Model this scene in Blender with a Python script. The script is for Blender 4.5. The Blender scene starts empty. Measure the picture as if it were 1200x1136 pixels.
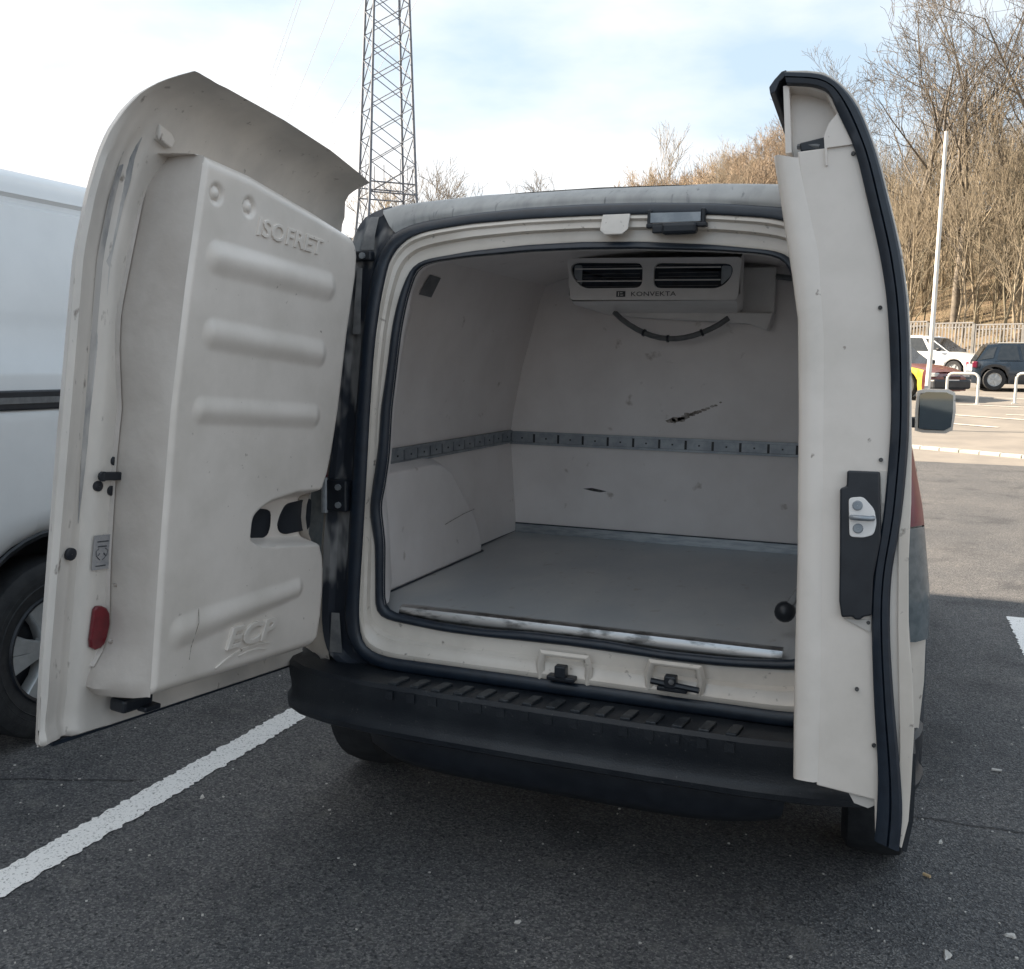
import bpy, bmesh, math, random
import numpy as np
from mathutils import Vector, Matrix

SC = bpy.context.scene
COL = SC.collection
rnd = random.Random(7)
R = math.radians

# ------------------------------------------------------------------ camera, sky, sun, exposure
cam_d = bpy.data.cameras.new('camera')
cam = bpy.data.objects.new('camera', cam_d)
COL.objects.link(cam)
cam_d.sensor_fit = 'HORIZONTAL'
cam_d.sensor_width = 36.0
cam_d.lens = 1150.5 / 1200.0 * 36.0
cam_d.clip_start = 0.05
cam_d.clip_end = 2000.0
YAW, PIT, ROL = R(21.125), R(7.055), R(0.926)
cf = Vector((-math.sin(YAW) * math.cos(PIT), math.cos(YAW) * math.cos(PIT), -math.sin(PIT)))
cr = Vector((math.cos(YAW), math.sin(YAW), 0.0))
cu = cr.cross(cf)
r2 = cr * math.cos(ROL) + cu * math.sin(ROL)
u2 = cu * math.cos(ROL) - cr * math.sin(ROL)
mw = Matrix(((r2.x, u2.x, -cf.x, 0.85), (r2.y, u2.y, -cf.y, -2.65), (r2.z, u2.z, -cf.z, 1.42), (0, 0, 0, 1)))
cam.matrix_world = mw
SC.camera = cam

SUN_EL, SUN_AZ = R(31.0), R(266.0)          # azimuth clockwise from +Y: from the left
SUN_STRENGTH, SKY_STRENGTH, EXPOSURE = 5.0, 0.05, 1.90
world = bpy.data.worlds.new('World')
SC.world = world
world.use_nodes = True
wn, wl = world.node_tree.nodes, world.node_tree.links
wn.clear()
w_out = wn.new('ShaderNodeOutputWorld')
w_bg = wn.new('ShaderNodeBackground')
w_bg.inputs['Strength'].default_value = SKY_STRENGTH
w_sky = wn.new('ShaderNodeTexSky')
w_sky.sky_type = 'NISHITA'
w_sky.sun_disc = False
w_sky.sun_elevation = SUN_EL
w_sky.sun_rotation = SUN_AZ
w_sky.dust_density = 2.0
w_tc = wn.new('ShaderNodeTexCoord')
w_map = wn.new('ShaderNodeMapping')
w_map.inputs['Location'].default_value = (3.1, 0.6, 0.2)
w_map.inputs['Scale'].default_value = (1.0, 1.0, 2.6)
w_n = wn.new('ShaderNodeTexNoise')
w_n.inputs['Scale'].default_value = 1.7
w_n.inputs['Detail'].default_value = 7.0
w_n.inputs['Roughness'].default_value = 0.52
w_r = wn.new('ShaderNodeValToRGB')
w_r.color_ramp.elements[0].position = 0.51
w_r.color_ramp.elements[0].color = (0.0, 0.0, 0.0, 1)
w_r.color_ramp.elements[1].position = 0.74
w_r.color_ramp.elements[1].color = (1, 1, 1, 1)
w_mix = wn.new('ShaderNodeMixRGB')
w_mix.inputs['Color2'].default_value = (7.3, 7.1, 6.9, 1)
# thin haze veil over the clear sky, and the milky brightening towards the horizon and the sun
w_veil = wn.new('ShaderNodeMixRGB'); w_veil.inputs['Fac'].default_value = 0.75
w_veil.inputs['Color2'].default_value = (4.2, 5.2, 6.1, 1)
w_sep = wn.new('ShaderNodeSeparateXYZ')
w_hz = wn.new('ShaderNodeMapRange'); w_hz.inputs['From Min'].default_value = 0.02; w_hz.inputs['From Max'].default_value = 0.28
w_hz.inputs['To Min'].default_value = 0.30; w_hz.inputs['To Max'].default_value = 0.0
w_dot = wn.new('ShaderNodeVectorMath'); w_dot.operation = 'DOT_PRODUCT'
w_dot.inputs[1].default_value = (math.sin(SUN_AZ) * math.cos(SUN_EL), math.cos(SUN_AZ) * math.cos(SUN_EL), math.sin(SUN_EL))
w_sg = wn.new('ShaderNodeMapRange'); w_sg.inputs['From Min'].default_value = 0.40; w_sg.inputs['From Max'].default_value = 0.85
w_sg.inputs['To Min'].default_value = 0.0; w_sg.inputs['To Max'].default_value = 0.25
w_a1 = wn.new('ShaderNodeMath'); w_a1.operation = 'ADD'
w_a2 = wn.new('ShaderNodeMath'); w_a2.operation = 'ADD'
wl.new(w_tc.outputs['Generated'], w_map.inputs['Vector'])
wl.new(w_map.outputs['Vector'], w_n.inputs['Vector'])
wl.new(w_tc.outputs['Generated'], w_sep.inputs['Vector'])
wl.new(w_sep.outputs['Z'], w_hz.inputs['Value'])
wl.new(w_tc.outputs['Generated'], w_dot.inputs[0])
wl.new(w_dot.outputs['Value'], w_sg.inputs['Value'])
wl.new(w_n.outputs['Fac'], w_a1.inputs[0]); wl.new(w_hz.outputs['Result'], w_a1.inputs[1])
wl.new(w_a1.outputs['Value'], w_a2.inputs[0]); wl.new(w_sg.outputs['Result'], w_a2.inputs[1])
wl.new(w_a2.outputs['Value'], w_r.inputs['Fac'])
wl.new(w_r.outputs['Color'], w_mix.inputs['Fac'])
wl.new(w_sky.outputs['Color'], w_veil.inputs['Color1'])
wl.new(w_veil.outputs['Color'], w_mix.inputs['Color1'])
wl.new(w_mix.outputs['Color'], w_bg.inputs['Color'])
wl.new(w_bg.outputs['Background'], w_out.inputs['Surface'])

sun_d = bpy.data.lights.new('sun', 'SUN')
sun_d.energy = SUN_STRENGTH
sun_d.angle = R(0.5)
sun_d.color = (1.0, 0.84, 0.66)
sun = bpy.data.objects.new('sun', sun_d)
COL.objects.link(sun)
to_sun = Vector((math.sin(SUN_AZ) * math.cos(SUN_EL), math.cos(SUN_AZ) * math.cos(SUN_EL), math.sin(SUN_EL)))
sun.rotation_euler = to_sun.to_track_quat('Z', 'Y').to_euler()
sun.location = (-20, -20, 30)

SC.view_settings.view_transform = 'Standard'
SC.view_settings.look = 'None'
SC.view_settings.exposure = EXPOSURE
SC.view_settings.gamma = 1.0
SC.view_settings.use_curve_mapping = False

# ------------------------------------------------------------------ materials
def mat(name, col, rough=0.5, metal=0.0, col2=None, nscale=6.0, lo=0.4, hi=0.6, bump=0.0, bscale=40.0, spec=0.5,
        detail=5.0, stretch=(1, 1, 1), coat=0.0, col3=None, n3scale=40.0, lo3=0.6, hi3=0.7, trans=0.0, alpha=1.0, bump_detail=3.0):
    m = bpy.data.materials.new(name)
    m.use_nodes = True
    nt = m.node_tree
    n, l = nt.nodes, nt.links
    b = n['Principled BSDF']
    b.inputs['Roughness'].default_value = rough
    b.inputs['Metallic'].default_value = metal
    b.inputs['Specular IOR Level'].default_value = spec
    b.inputs['Base Color'].default_value = (*col, 1)
    if coat: b.inputs['Coat Weight'].default_value = coat
    if trans: b.inputs['Transmission Weight'].default_value = trans
    tc = n.new('ShaderNodeTexCoord')
    mp = n.new('ShaderNodeMapping')
    mp.inputs['Scale'].default_value = stretch
    l.new(tc.outputs['Object'], mp.inputs['Vector'])
    last = None
    if col2 is not None:
        t = n.new('ShaderNodeTexNoise'); t.inputs['Scale'].default_value = nscale; t.inputs['Detail'].default_value = detail
        t.inputs['Roughness'].default_value = 0.6
        rp = n.new('ShaderNodeValToRGB')
        rp.color_ramp.elements[0].position = lo; rp.color_ramp.elements[0].color = (*col, 1)
        rp.color_ramp.elements[1].position = hi; rp.color_ramp.elements[1].color = (*col2, 1)
        l.new(mp.outputs['Vector'], t.inputs['Vector']); l.new(t.outputs['Fac'], rp.inputs['Fac'])
        last = rp.outputs['Color']
        if col3 is not None:
            t3 = n.new('ShaderNodeTexNoise'); t3.inputs['Scale'].default_value = n3scale; t3.inputs['Detail'].default_value = 4
            r3 = n.new('ShaderNodeValToRGB')
            r3.color_ramp.elements[0].position = lo3; r3.color_ramp.elements[0].color = (0, 0, 0, 1)
            r3.color_ramp.elements[1].position = hi3; r3.color_ramp.elements[1].color = (1, 1, 1, 1)
            mx = n.new('ShaderNodeMixRGB'); mx.inputs['Color2'].default_value = (*col3, 1)
            l.new(mp.outputs['Vector'], t3.inputs['Vector']); l.new(t3.outputs['Fac'], r3.inputs['Fac'])
            l.new(r3.outputs['Color'], mx.inputs['Fac']); l.new(last, mx.inputs['Color1'])
            last = mx.outputs['Color']
        l.new(last, b.inputs['Base Color'])
    if bump:
        t2 = n.new('ShaderNodeTexNoise'); t2.inputs['Scale'].default_value = bscale; t2.inputs['Detail'].default_value = bump_detail
        bp = n.new('ShaderNodeBump'); bp.inputs['Strength'].default_value = bump; bp.inputs['Distance'].default_value = 0.01
        l.new(mp.outputs['Vector'], t2.inputs['Vector']); l.new(t2.outputs['Fac'], bp.inputs['Height'])
        l.new(bp.outputs['Normal'], b.inputs['Normal'])
    return m

M = {}
M['paint'] = mat('white_van_paint', (0.66, 0.605, 0.54), 0.30, col2=(0.53, 0.48, 0.42), nscale=4.5, lo=0.42, hi=0.72, detail=9, coat=0.25, col3=(0.26, 0.23, 0.20), n3scale=38, lo3=0.66, hi3=0.74)
M['door_paint'] = mat('dull_door_paint', (0.68, 0.635, 0.58), 0.36, col2=(0.48, 0.455, 0.425), nscale=4.0, lo=0.40, hi=0.70, detail=9, stretch=(1, 1, 0.4), coat=0.15, col3=(0.24, 0.21, 0.185), n3scale=48, lo3=0.66, hi3=0.74)
M['gelcoat'] = mat('moulded_panel_gelcoat', (0.76, 0.70, 0.64), 0.33, col2=(0.62, 0.57, 0.51), nscale=4.0, lo=0.42, hi=0.74, detail=10, bump=0.06, bscale=14, coat=0.15, col3=(0.34, 0.29, 0.25), n3scale=42, lo3=0.71, hi3=0.76)
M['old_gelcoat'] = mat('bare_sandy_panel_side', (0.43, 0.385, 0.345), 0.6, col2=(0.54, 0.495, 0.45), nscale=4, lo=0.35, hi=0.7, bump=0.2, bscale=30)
M['liner'] = mat('white_liner_sheet', (0.87, 0.83, 0.815), 0.34, col2=(0.76, 0.715, 0.695), nscale=3.0, detail=9, lo=0.4, hi=0.75, col3=(0.42, 0.37, 0.33), n3scale=14, lo3=0.68, hi3=0.80, bump=0.03, bscale=8)
M['liner_floor'] = mat('grey_load_floor', (0.36, 0.375, 0.385), 0.32, col2=(0.47, 0.465, 0.45), nscale=3.2, detail=10, lo=0.38, hi=0.68, stretch=(1, .5, 1), bump=0.06, bscale=160, col3=(0.30, 0.28, 0.26), n3scale=25, lo3=0.64, hi3=0.76)
M['alu'] = mat('brushed_aluminium', (0.42, 0.45, 0.47), 0.42, 0.8, col2=(0.30, 0.33, 0.36), nscale=12, stretch=(1, 1, 6))
M['steel'] = mat('scuffed_stainless', (0.50, 0.50, 0.50), 0.30, 1.0, col2=(0.20, 0.20, 0.20), nscale=11, lo=0.50, hi=0.62, stretch=(1, 1, 3))
M['galv'] = mat('galvanised_rail', (0.36, 0.39, 0.42), 0.45, 0.6, col2=(0.27, 0.30, 0.33), nscale=20)
M['rubber'] = mat('black_rubber_seal', (0.005, 0.011, 0.021), 0.42, col2=(0.009, 0.017, 0.030), nscale=30, spec=0.6)
M['plastic'] = mat('black_bumper_plastic', (0.006, 0.009, 0.014), 0.48, col2=(0.020, 0.024, 0.029), nscale=6, detail=9, lo=.42, hi=.75, bump=0.15, bscale=220, col3=(.07, .07, .07), n3scale=90, lo3=.68, hi3=.76)
M['plastic_pad'] = mat('worn_bumper_pad', (0.012, 0.016, 0.021), 0.45, col2=(0.055, 0.06, 0.065), nscale=60, lo=0.5, hi=0.75)
M['black'] = mat('black_plastic', (0.009, 0.012, 0.018), 0.4, col2=(0.015, 0.019, 0.026), nscale=20)
M['pillar'] = mat('blotchy_pillar_paint', (0.020, 0.026, 0.038), 0.5, col2=(0.24, 0.24, 0.24), nscale=5.5, lo=0.52, hi=0.60, stretch=(1.6, 1, 0.55), detail=3)  # near black with random grey blotches
M['pillar_grey'] = mat('grey_pillar_paint', (0.20, 0.20, 0.20), 0.5, col2=(0.10, 0.105, 0.11), nscale=14, lo=.4, hi=.65)
M['roof_lip'] = mat('streaked_roof_edge_paint', (0.36, 0.36, 0.35), 0.5, col2=(0.27, 0.27, 0.265), nscale=7, lo=0.40, hi=0.70, stretch=(3, 1, 0.5), col3=(0.17, 0.175, 0.175), n3scale=22, lo3=0.62, hi3=0.74)
M['weathered'] = mat('weathered_seal_trace', (0.50, 0.48, 0.46), 0.6, col2=(0.19, 0.20, 0.215), nscale=15, lo=0.44, hi=0.66, stretch=(1.2, 1.2, 0.35))
M['foam'] = mat('sandy_insulation_edge', (0.55, 0.50, 0.46), 0.7, col2=(0.48, 0.44, 0.40), nscale=12)
M['red_lens'] = mat('red_reflector_lens', (0.16, 0.006, 0.014), 0.35, col2=(0.11, 0.004, 0.010), nscale=30, coat=0.4)
M['tail_red'] = mat('red_lamp_lens', (0.15, 0.008, 0.030), 0.3, col2=(0.12, 0.006, 0.026), nscale=30, coat=0.2)
M['tail_grey'] = mat('smoked_lamp_lens', (0.10, 0.12, 0.13), 0.15, col2=(0.14, 0.16, 0.17), nscale=30, coat=0.6)
M['sticker'] = mat('faded_notice_paper', (0.34, 0.33, 0.33), 0.6, col2=(0.27, 0.27, 0.28), nscale=60)
M['ink'] = mat('dark_ink', (0.045, 0.05, 0.06), 0.6, col2=(0.07, 0.075, 0.08), nscale=80)
M['tape'] = mat('grey_foil_patch', (0.13, 0.14, 0.155), 0.45, col2=(0.17, 0.18, 0.19), nscale=30)
M['scuff_black'] = mat('black_scuff', (0.03, 0.03, 0.032), 0.7, col2=(0.10, 0.10, 0.10), nscale=80)
M['scuff_brown'] = mat('brown_scuff', (0.27, 0.235, 0.205), 0.7, col2=(0.50, 0.46, 0.43), nscale=60, lo=0.45, hi=0.6)
M['evap'] = mat('off_white_unit_plastic', (0.86, 0.84, 0.82), 0.4, col2=(0.80, 0.78, 0.76), nscale=8)
M['evap_in'] = mat('dark_coil_core', (0.006, 0.012, 0.022), 0.5, col2=(0.012, 0.022, 0.038), nscale=30)
M['hose'] = mat('grey_rubber_hose', (0.12, 0.125, 0.13), 0.5, col2=(0.16, 0.165, 0.17), nscale=30)
M['tyre'] = mat('tyre_rubber', (0.012, 0.014, 0.017), 0.75, col2=(0.022, 0.024, 0.027), nscale=25, bump=0.1, bscale=90)
M['rim'] = mat('silver_wheel', (0.45, 0.47, 0.48), 0.35, 0.5, col2=(0.36, 0.38, 0.39), nscale=14)
M['neigh'] = mat('clean_white_van_paint', (0.72, 0.74, 0.75), 0.22, col2=(0.68, 0.70, 0.71), nscale=3, coat=0.4)
M['glass'] = mat('dark_car_glass', (0.02, 0.025, 0.03), 0.06, col2=(0.03, 0.035, 0.04), nscale=8, spec=0.8)
M['mirror'] = mat('mirror_glass', (0.24, 0.29, 0.32), 0.03, 1.0, col2=(0.22, 0.27, 0.30), nscale=6)
M['white_paint'] = mat('white_gloss_paint', (0.74, 0.75, 0.75), 0.2, col2=(0.70, 0.71, 0.71), nscale=5, coat=0.5)
M['dark_blue'] = mat('dark_blue_gloss_paint', (0.012, 0.020, 0.032), 0.15, col2=(0.016, 0.026, 0.040), nscale=5, coat=0.6)
M['yellow'] = mat('yellow_gloss_paint', (0.62, 0.44, 0.05), 0.25, col2=(0.55, 0.39, 0.05), nscale=5, coat=0.4)
M['maroon'] = mat('maroon_gloss_paint', (0.13, 0.034, 0.028), 0.3, col2=(0.17, 0.05, 0.04), nscale=5, coat=0.4)
M['plate'] = mat('number_plate', (0.72, 0.72, 0.70), 0.4, col2=(0.66, 0.66, 0.64), nscale=20)
M['lamp_glass'] = mat('headlamp_glass', (0.55, 0.57, 0.58), 0.08, 0.3, col2=(0.35, 0.37, 0.38), nscale=30)
M['pole'] = mat('white_mast_paint', (0.66, 0.64, 0.60), 0.5, col2=(0.58, 0.56, 0.52), nscale=4)
M['fence'] = mat('galvanised_fence', (0.19, 0.19, 0.19), 0.5, col2=(0.15, 0.15, 0.15), nscale=3)
M['fence_dark'] = mat('dark_fence_post', (0.10, 0.10, 0.10), 0.6, col2=(0.14, 0.14, 0.13), nscale=6)
M['hoop'] = mat('pale_steel_hoop', (0.60, 0.60, 0.57), 0.4, col2=(0.52, 0.52, 0.49), nscale=8)
M['pylon'] = mat('grey_pylon_steel', (0.10, 0.12, 0.16), 0.6, col2=(0.15, 0.17, 0.20), nscale=3)
M['wire'] = mat('power_line_cable', (0.20, 0.21, 0.23), 0.6, col2=(0.25, 0.26, 0.28), nscale=3)
M['bark'] = mat('tan_bark', (0.19, 0.16, 0.115), 0.9, col2=(0.29, 0.245, 0.18), nscale=3, bump=0.3, bscale=20)
M['bark_grey'] = mat('grey_bark', (0.10, 0.088, 0.075), 0.9, col2=(0.17, 0.148, 0.12), nscale=3, bump=0.3, bscale=20)
M['bark_olive'] = mat('olive_brown_bark', (0.11, 0.098, 0.07), 0.9, col2=(0.19, 0.165, 0.115), nscale=3)
M['bark_orange'] = mat('rusty_twigs', (0.23, 0.18, 0.13), 0.9, col2=(0.32, 0.25, 0.18), nscale=2)
M['brush'] = mat('dry_brush_stems', (0.20, 0.16, 0.10), 0.9, col2=(0.30, 0.245, 0.16), nscale=0.4)
M['hill'] = mat('leaf_litter_slope', (0.125, 0.095, 0.058), 1.0, col2=(0.21, 0.155, 0.10), nscale=0.35, lo=0.35, hi=0.65, bump=0.5, bscale=2.0, col3=(0.15, 0.13, 0.075), n3scale=0.9, lo3=0.52, hi3=0.68)
M['line'] = mat('worn_road_paint', (0.80, 0.79, 0.77), 0.8, col2=(0.20, 0.195, 0.19), nscale=130, lo=0.55, hi=0.68, bump=0.25, bscale=220)
M['lot_line'] = mat('faint_lot_paint', (0.66, 0.63, 0.57), 0.8, col2=(0.52, 0.48, 0.43), nscale=6)
M['kerb'] = mat('pale_kerb_stone', (0.50, 0.48, 0.44), 0.8, col2=(0.42, 0.40, 0.36), nscale=6, bump=0.2, bscale=60)
M['litter'] = mat('pale_litter', (0.55, 0.53, 0.50), 0.8, col2=(0.45, 0.42, 0.38), nscale=60)
M['litter_tan'] = mat('cigarette_filter', (0.50, 0.36, 0.20), 0.8, col2=(0.45, 0.32, 0.18), nscale=60)
M['crack'] = mat('dark_tar_seam', (0.025, 0.026, 0.028), 0.8, col2=(0.045, 0.046, 0.048), nscale=50)
M['building'] = mat('pale_render_wall', (0.50, 0.48, 0.45), 0.9, col2=(0.44, 0.42, 0.39), nscale=1.0)

def asphalt(name, base, stone, dark, warm):
    m = bpy.data.materials.new(name); m.use_nodes = True
    n, l = m.node_tree.nodes, m.node_tree.links
    b = n['Principled BSDF']; b.inputs['Roughness'].default_value = 0.78; b.inputs['Specular IOR Level'].default_value = 0.35
    tc = n.new('ShaderNodeTexCoord')
    def ramp(src, p0, c0, p1, c1):
        r = n.new('ShaderNodeValToRGB'); e = r.color_ramp.elements
        e[0].position = p0; e[0].color = (*c0, 1); e[1].position = p1; e[1].color = (*c1, 1)
        l.new(src, r.inputs['Fac']); return r.outputs['Color']
    def noise(s, d=3.0):
        t = n.new('ShaderNodeTexNoise'); t.inputs['Scale'].default_value = s; t.inputs['Detail'].default_value = d
        l.new(tc.outputs['Object'], t.inputs['Vector']); return t.outputs['Fac']
    vo = n.new('ShaderNodeTexVoronoi'); vo.inputs['Scale'].default_value = 185.0
    l.new(tc.outputs['Object'], vo.inputs['Vector'])
    sep = n.new('ShaderNodeSeparateColor'); l.new(vo.outputs['Color'], sep.inputs['Color'])
    c = ramp(sep.outputs['Red'], 0.50, base, 1.0, stone)
    mx = n.new('ShaderNodeMixRGB'); mx.blend_type = 'MIX'; mx.inputs['Color2'].default_value = (*dark, 1)
    l.new(ramp(noise(85, 2), 0.55, (0, 0, 0), 0.68, (1, 1, 1)), mx.inputs['Fac']); l.new(c, mx.inputs['Color1'])
    m2 = n.new('ShaderNodeMixRGB'); m2.blend_type = 'MULTIPLY'; m2.inputs['Fac'].default_value = 1.0
    l.new(mx.outputs['Color'], m2.inputs['Color1']); l.new(ramp(noise(0.9, 6), 0.3, (0.78, 0.79, 0.80), 0.7, warm), m2.inputs['Color2'])
    m4 = n.new('ShaderNodeMixRGB'); m4.blend_type = 'MULTIPLY'; m4.inputs['Fac'].default_value = 1.0
    l.new(m2.outputs['Color'], m4.inputs['Color1'])
    l.new(ramp(noise(2.3, 8), 0.30, (0.62, 0.63, 0.65), 0.46, (1, 1, 1)), m4.inputs['Color2'])
    m5 = n.new('ShaderNodeMixRGB'); m5.inputs['Color2'].default_value = (stone[0] * .9, stone[1] * .87, stone[2] * .82, 1)
    l.new(ramp(noise(9, 9), 0.60, (0, 0, 0), 0.80, (.55, .55, .55)), m5.inputs['Fac']); l.new(m4.outputs['Color'], m5.inputs['Color1'])
    l.new(m5.outputs['Color'], b.inputs['Base Color'])
    m3 = n.new('ShaderNodeMath'); m3.operation = 'ADD'
    l.new(vo.outputs['Distance'], m3.inputs[0]); l.new(noise(190, 3), m3.inputs[1])
    bp = n.new('ShaderNodeBump'); bp.inputs['Strength'].default_value = 0.8; bp.inputs['Distance'].default_value = 0.006
    l.new(m3.outputs['Value'], bp.inputs['Height']); l.new(bp.outputs['Normal'], b.inputs['Normal'])
    return m
M['asphalt'] = asphalt('coarse_asphalt', (0.084, 0.086, 0.092), (0.215, 0.213, 0.210), (0.032, 0.034, 0.038), (1.14, 1.11, 1.07))
M['lot'] = mat('pale_lot_surface', (0.175, 0.16, 0.142), 0.85, col2=(0.215, 0.195, 0.17), nscale=1.2, bump=0.1, bscale=60)

# ------------------------------------------------------------------ mesh helpers
class MB:
    def __init__(s): s.v = []; s.f = []
    def add(s, vs, fs):
        o = len(s.v); s.v += [tuple(p) for p in vs]; s.f += [tuple(i + o for i in q) for q in fs]
        return s
    def grid(s, rows, cu=False, cv=False):
        """rows: list of equal-length point lists"""
        n = len(rows); k = len(rows[0])
        vs = [p for r in rows for p in r]; fs = []
        for i in range(n if cv else n - 1):
            for j in range(k if cu else k - 1):
                a, b = i * k + j, i * k + (j + 1) % k
                c, d = ((i + 1) % n) * k + (j + 1) % k, ((i + 1) % n) * k + j
                fs.append((a, b, c, d))
        return s.add(vs, fs)
    def box(s, c, d, rot=None):
        x, y, z = d[0] / 2, d[1] / 2, d[2] / 2
        vs = [Vector(p) for p in ((-x, -y, -z), (x, -y, -z), (x, y, -z), (-x, y, -z), (-x, -y, z), (x, -y, z), (x, y, z), (-x, y, z))]
        if rot is not None: vs = [rot @ p for p in vs]
        return s.add([p + Vector(c) for p in vs], [(0, 3, 2, 1), (4, 5, 6, 7), (0, 1, 5, 4), (1, 2, 6, 5), (2, 3, 7, 6), (3, 0, 4, 7)])
    def tube(s, pts, rad, n=8, cap=True):
        pts = [Vector(p) for p in pts]; k = len(pts)
        if not hasattr(rad, '__len__'): rad = [rad] * k
        rows = []
        for i, p in enumerate(pts):
            d = (pts[min(i + 1, k - 1)] - pts[max(i - 1, 0)]).normalized()
            a = Vector((0, 0, 1)) if abs(d.z) < 0.9 else Vector((1, 0, 0))
            x = d.cross(a).normalized(); y = d.cross(x)
            rows.append([p + (x * math.cos(6.28319 * j / n) + y * math.sin(6.28319 * j / n)) * rad[i] for j in range(n)])
        o = len(s.v); s.grid(rows, cu=True)
        if cap:
            s.f.append(tuple(o + j for j in range(n))); s.f.append(tuple(o + (k - 1) * n + j for j in reversed(range(n))))
        return s
    def prism(s, poly, fn, d0, d1):
        """2-D polygon; fn(a, b, d) -> point"""
        n = len(poly)
        vs = [fn(a, b, d0) for a, b in poly] + [fn(a, b, d1) for a, b in poly]
        fs = [tuple(range(n))[::-1], tuple(range(n, 2 * n))] + [(i, (i + 1) % n, n + (i + 1) % n, n + i) for i in range(n)]
        return s.add(vs, fs)
    def lathe(s, prof, fn, n=24):
        """prof: (radius, height) list; fn(a, b, h) -> point"""
        rows = [[fn(r * math.cos(6.28319 * j / n), r * math.sin(6.28319 * j / n), h) for j in range(n)] for r, h in prof]
        return s.grid(rows, cu=True)

def obj(name, mb, m, parent=None, off=(0, 0, 0), smooth=None, bevel=0.0, kind=None, label=None, fix=True):
    me = bpy.data.meshes.new(name)
    o3 = Vector(off)
    me.from_pydata([tuple(Vector(p) - o3) for p in mb.v], [], mb.f)
    me.update()
    if fix:
        bm = bmesh.new(); bm.from_mesh(me)
        bmesh.ops.recalc_face_normals(bm, faces=bm.faces); bm.to_mesh(me); bm.free()
    if smooth is not None:
        me.polygons.foreach_set('use_smooth', [True] * len(me.polygons))
        me.update()
        if smooth < 180:
            me.set_sharp_from_angle(angle=R(smooth))
    me.materials.append(m)
    o = bpy.data.objects.new(name, me)
    COL.objects.link(o)
    if parent is not None: o.parent = parent
    if bevel:
        b = o.modifiers.new('bevel', 'BEVEL'); b.width = bevel; b.segments = 2; b.limit_method = 'ANGLE'; b.angle_limit = R(40)
    if kind: o['kind'] = kind
    if label: o['label'] = label
    return o

def thing(name, loc, label, cat, group=None, rz=0.0):
    o = bpy.data.objects.new(name, None); COL.objects.link(o)
    o.empty_display_size = 0.3
    o.location = loc; o.rotation_euler = (0, 0, rz)
    o['label'] = label; o['category'] = cat
    if group: o['group'] = group
    return o
def tag(o, label, cat, group=None):
    o['label'] = label; o['category'] = cat
    if group: o['group'] = group
    return o
def dup(root, loc, rz=0.0, label=None, scale=None, group=None):
    r = root.copy(); COL.objects.link(r); r.location = loc; r.rotation_euler = (0, 0, rz)
    if scale is not None: r.scale = scale
    if label: r['label'] = label
    if group: r['group'] = group
    for ch in list(root.children):
        c = ch.copy(); COL.objects.link(c); c.parent = r
        for g in ch.children:
            d = g.copy(); COL.objects.link(d); d.parent = c
    return r
def text_mesh(body, size, extrude, shear=0.0, bevel=0.0, spacing=1.0, res=3, bold=.0003):
    """returns (verts, faces) of a text laid in XY, extruded along Z, centred"""
    c = bpy.data.curves.new('lettering', 'FONT'); c.body = body; c.size = size; c.extrude = extrude
    c.shear = shear; c.offset = bold if bevel else 0.0; c.bevel_depth = bevel; c.bevel_resolution = 1; c.space_character = spacing; c.resolution_u = res
    c.align_x = 'CENTER'; c.align_y = 'CENTER'
    o = bpy.data.objects.new('lettering', c); COL.objects.link(o)
    bpy.context.view_layer.update()
    me = o.to_mesh()
    vs = [tuple(v.co) for v in me.vertices]; fs = [tuple(p.vertices) for p in me.polygons]
    o.to_mesh_clear(); bpy.data.objects.remove(o); bpy.data.curves.remove(c)
    return vs, fs
def interp(x, pts): return float(np.interp(x, [p[0] for p in pts], [p[1] for p in pts]))
def sst(a, b, x):
    t = min(1, max(0, (x - a) / (b - a)))       # a > b falls instead of rising
    return t * t * (3 - 2 * t)

# ------------------------------------------------------------------ terrain
GZ = -0.085                                     # level of the near asphalt
def lot_h(x, y):
    h = 0.0
    if y > 11: h = 0.84 * sst(9.5, 34, y) if y < 33 else 0.0
    if y >= 33: h = 0.84 + (min(y, 53) - 33) * 0.066
    return h * sst(-40, -10, x) + GZ
def hill_h(x, y):
    d1 = (x - 5) * 0.707 + (y - 56) * 0.707
    d2 = y - 54.5
    d = min(d1, d2)
    if d <= 0: return 0.0
    w = 1.0 + 0.10 * math.sin(x * 0.11 + y * 0.05) + 0.06 * math.sin(x * 0.31 - y * 0.17)
    k = sst(2.0, -24.0, x)
    sl, cap = 0.42 + .30 * k, 30.0 + 22.0 * k
    return cap * (1 - math.exp(-d * sl / cap)) * w
def ground_h(x, y): return lot_h(x, y) + hill_h(x, y)

def sheet(xs, ys, fn): return MB().grid([[(x, y, fn(x, y)) for x in xs] for y in ys])
xs = list(np.arange(-70, 71, 5.0)); ys = list(np.arange(-45, 9, 3.0)) + list(np.arange(9, 15, 1.0))
o = obj('asphalt_ground', sheet(xs, [y for y in ys if y <= 14.01], lambda x, y: lot_h(x, y)), M['asphalt'], kind='structure', smooth=180, fix=False)
ys2 = list(np.arange(14, 55.1, 1.0))
o = obj('parking_lot', sheet(list(np.arange(-70, 71, 2.5)), ys2, lambda x, y: lot_h(x, y)), M['lot'], kind='structure', smooth=180, fix=False)
gx = list(np.arange(-420, -90, 30.0)) + list(np.arange(-90, 91, 3.0)) + list(np.arange(110, 430, 30.0))
gy = list(np.arange(54, 200, 3.0)) + list(np.arange(200, 620, 20.0))
o = obj('hillside', sheet(gx, gy, lambda x, y: ground_h(x, y) - (0.02 if y > 54.1 else 0.05)), M['hill'], kind='structure', smooth=180, fix=False)
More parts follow.
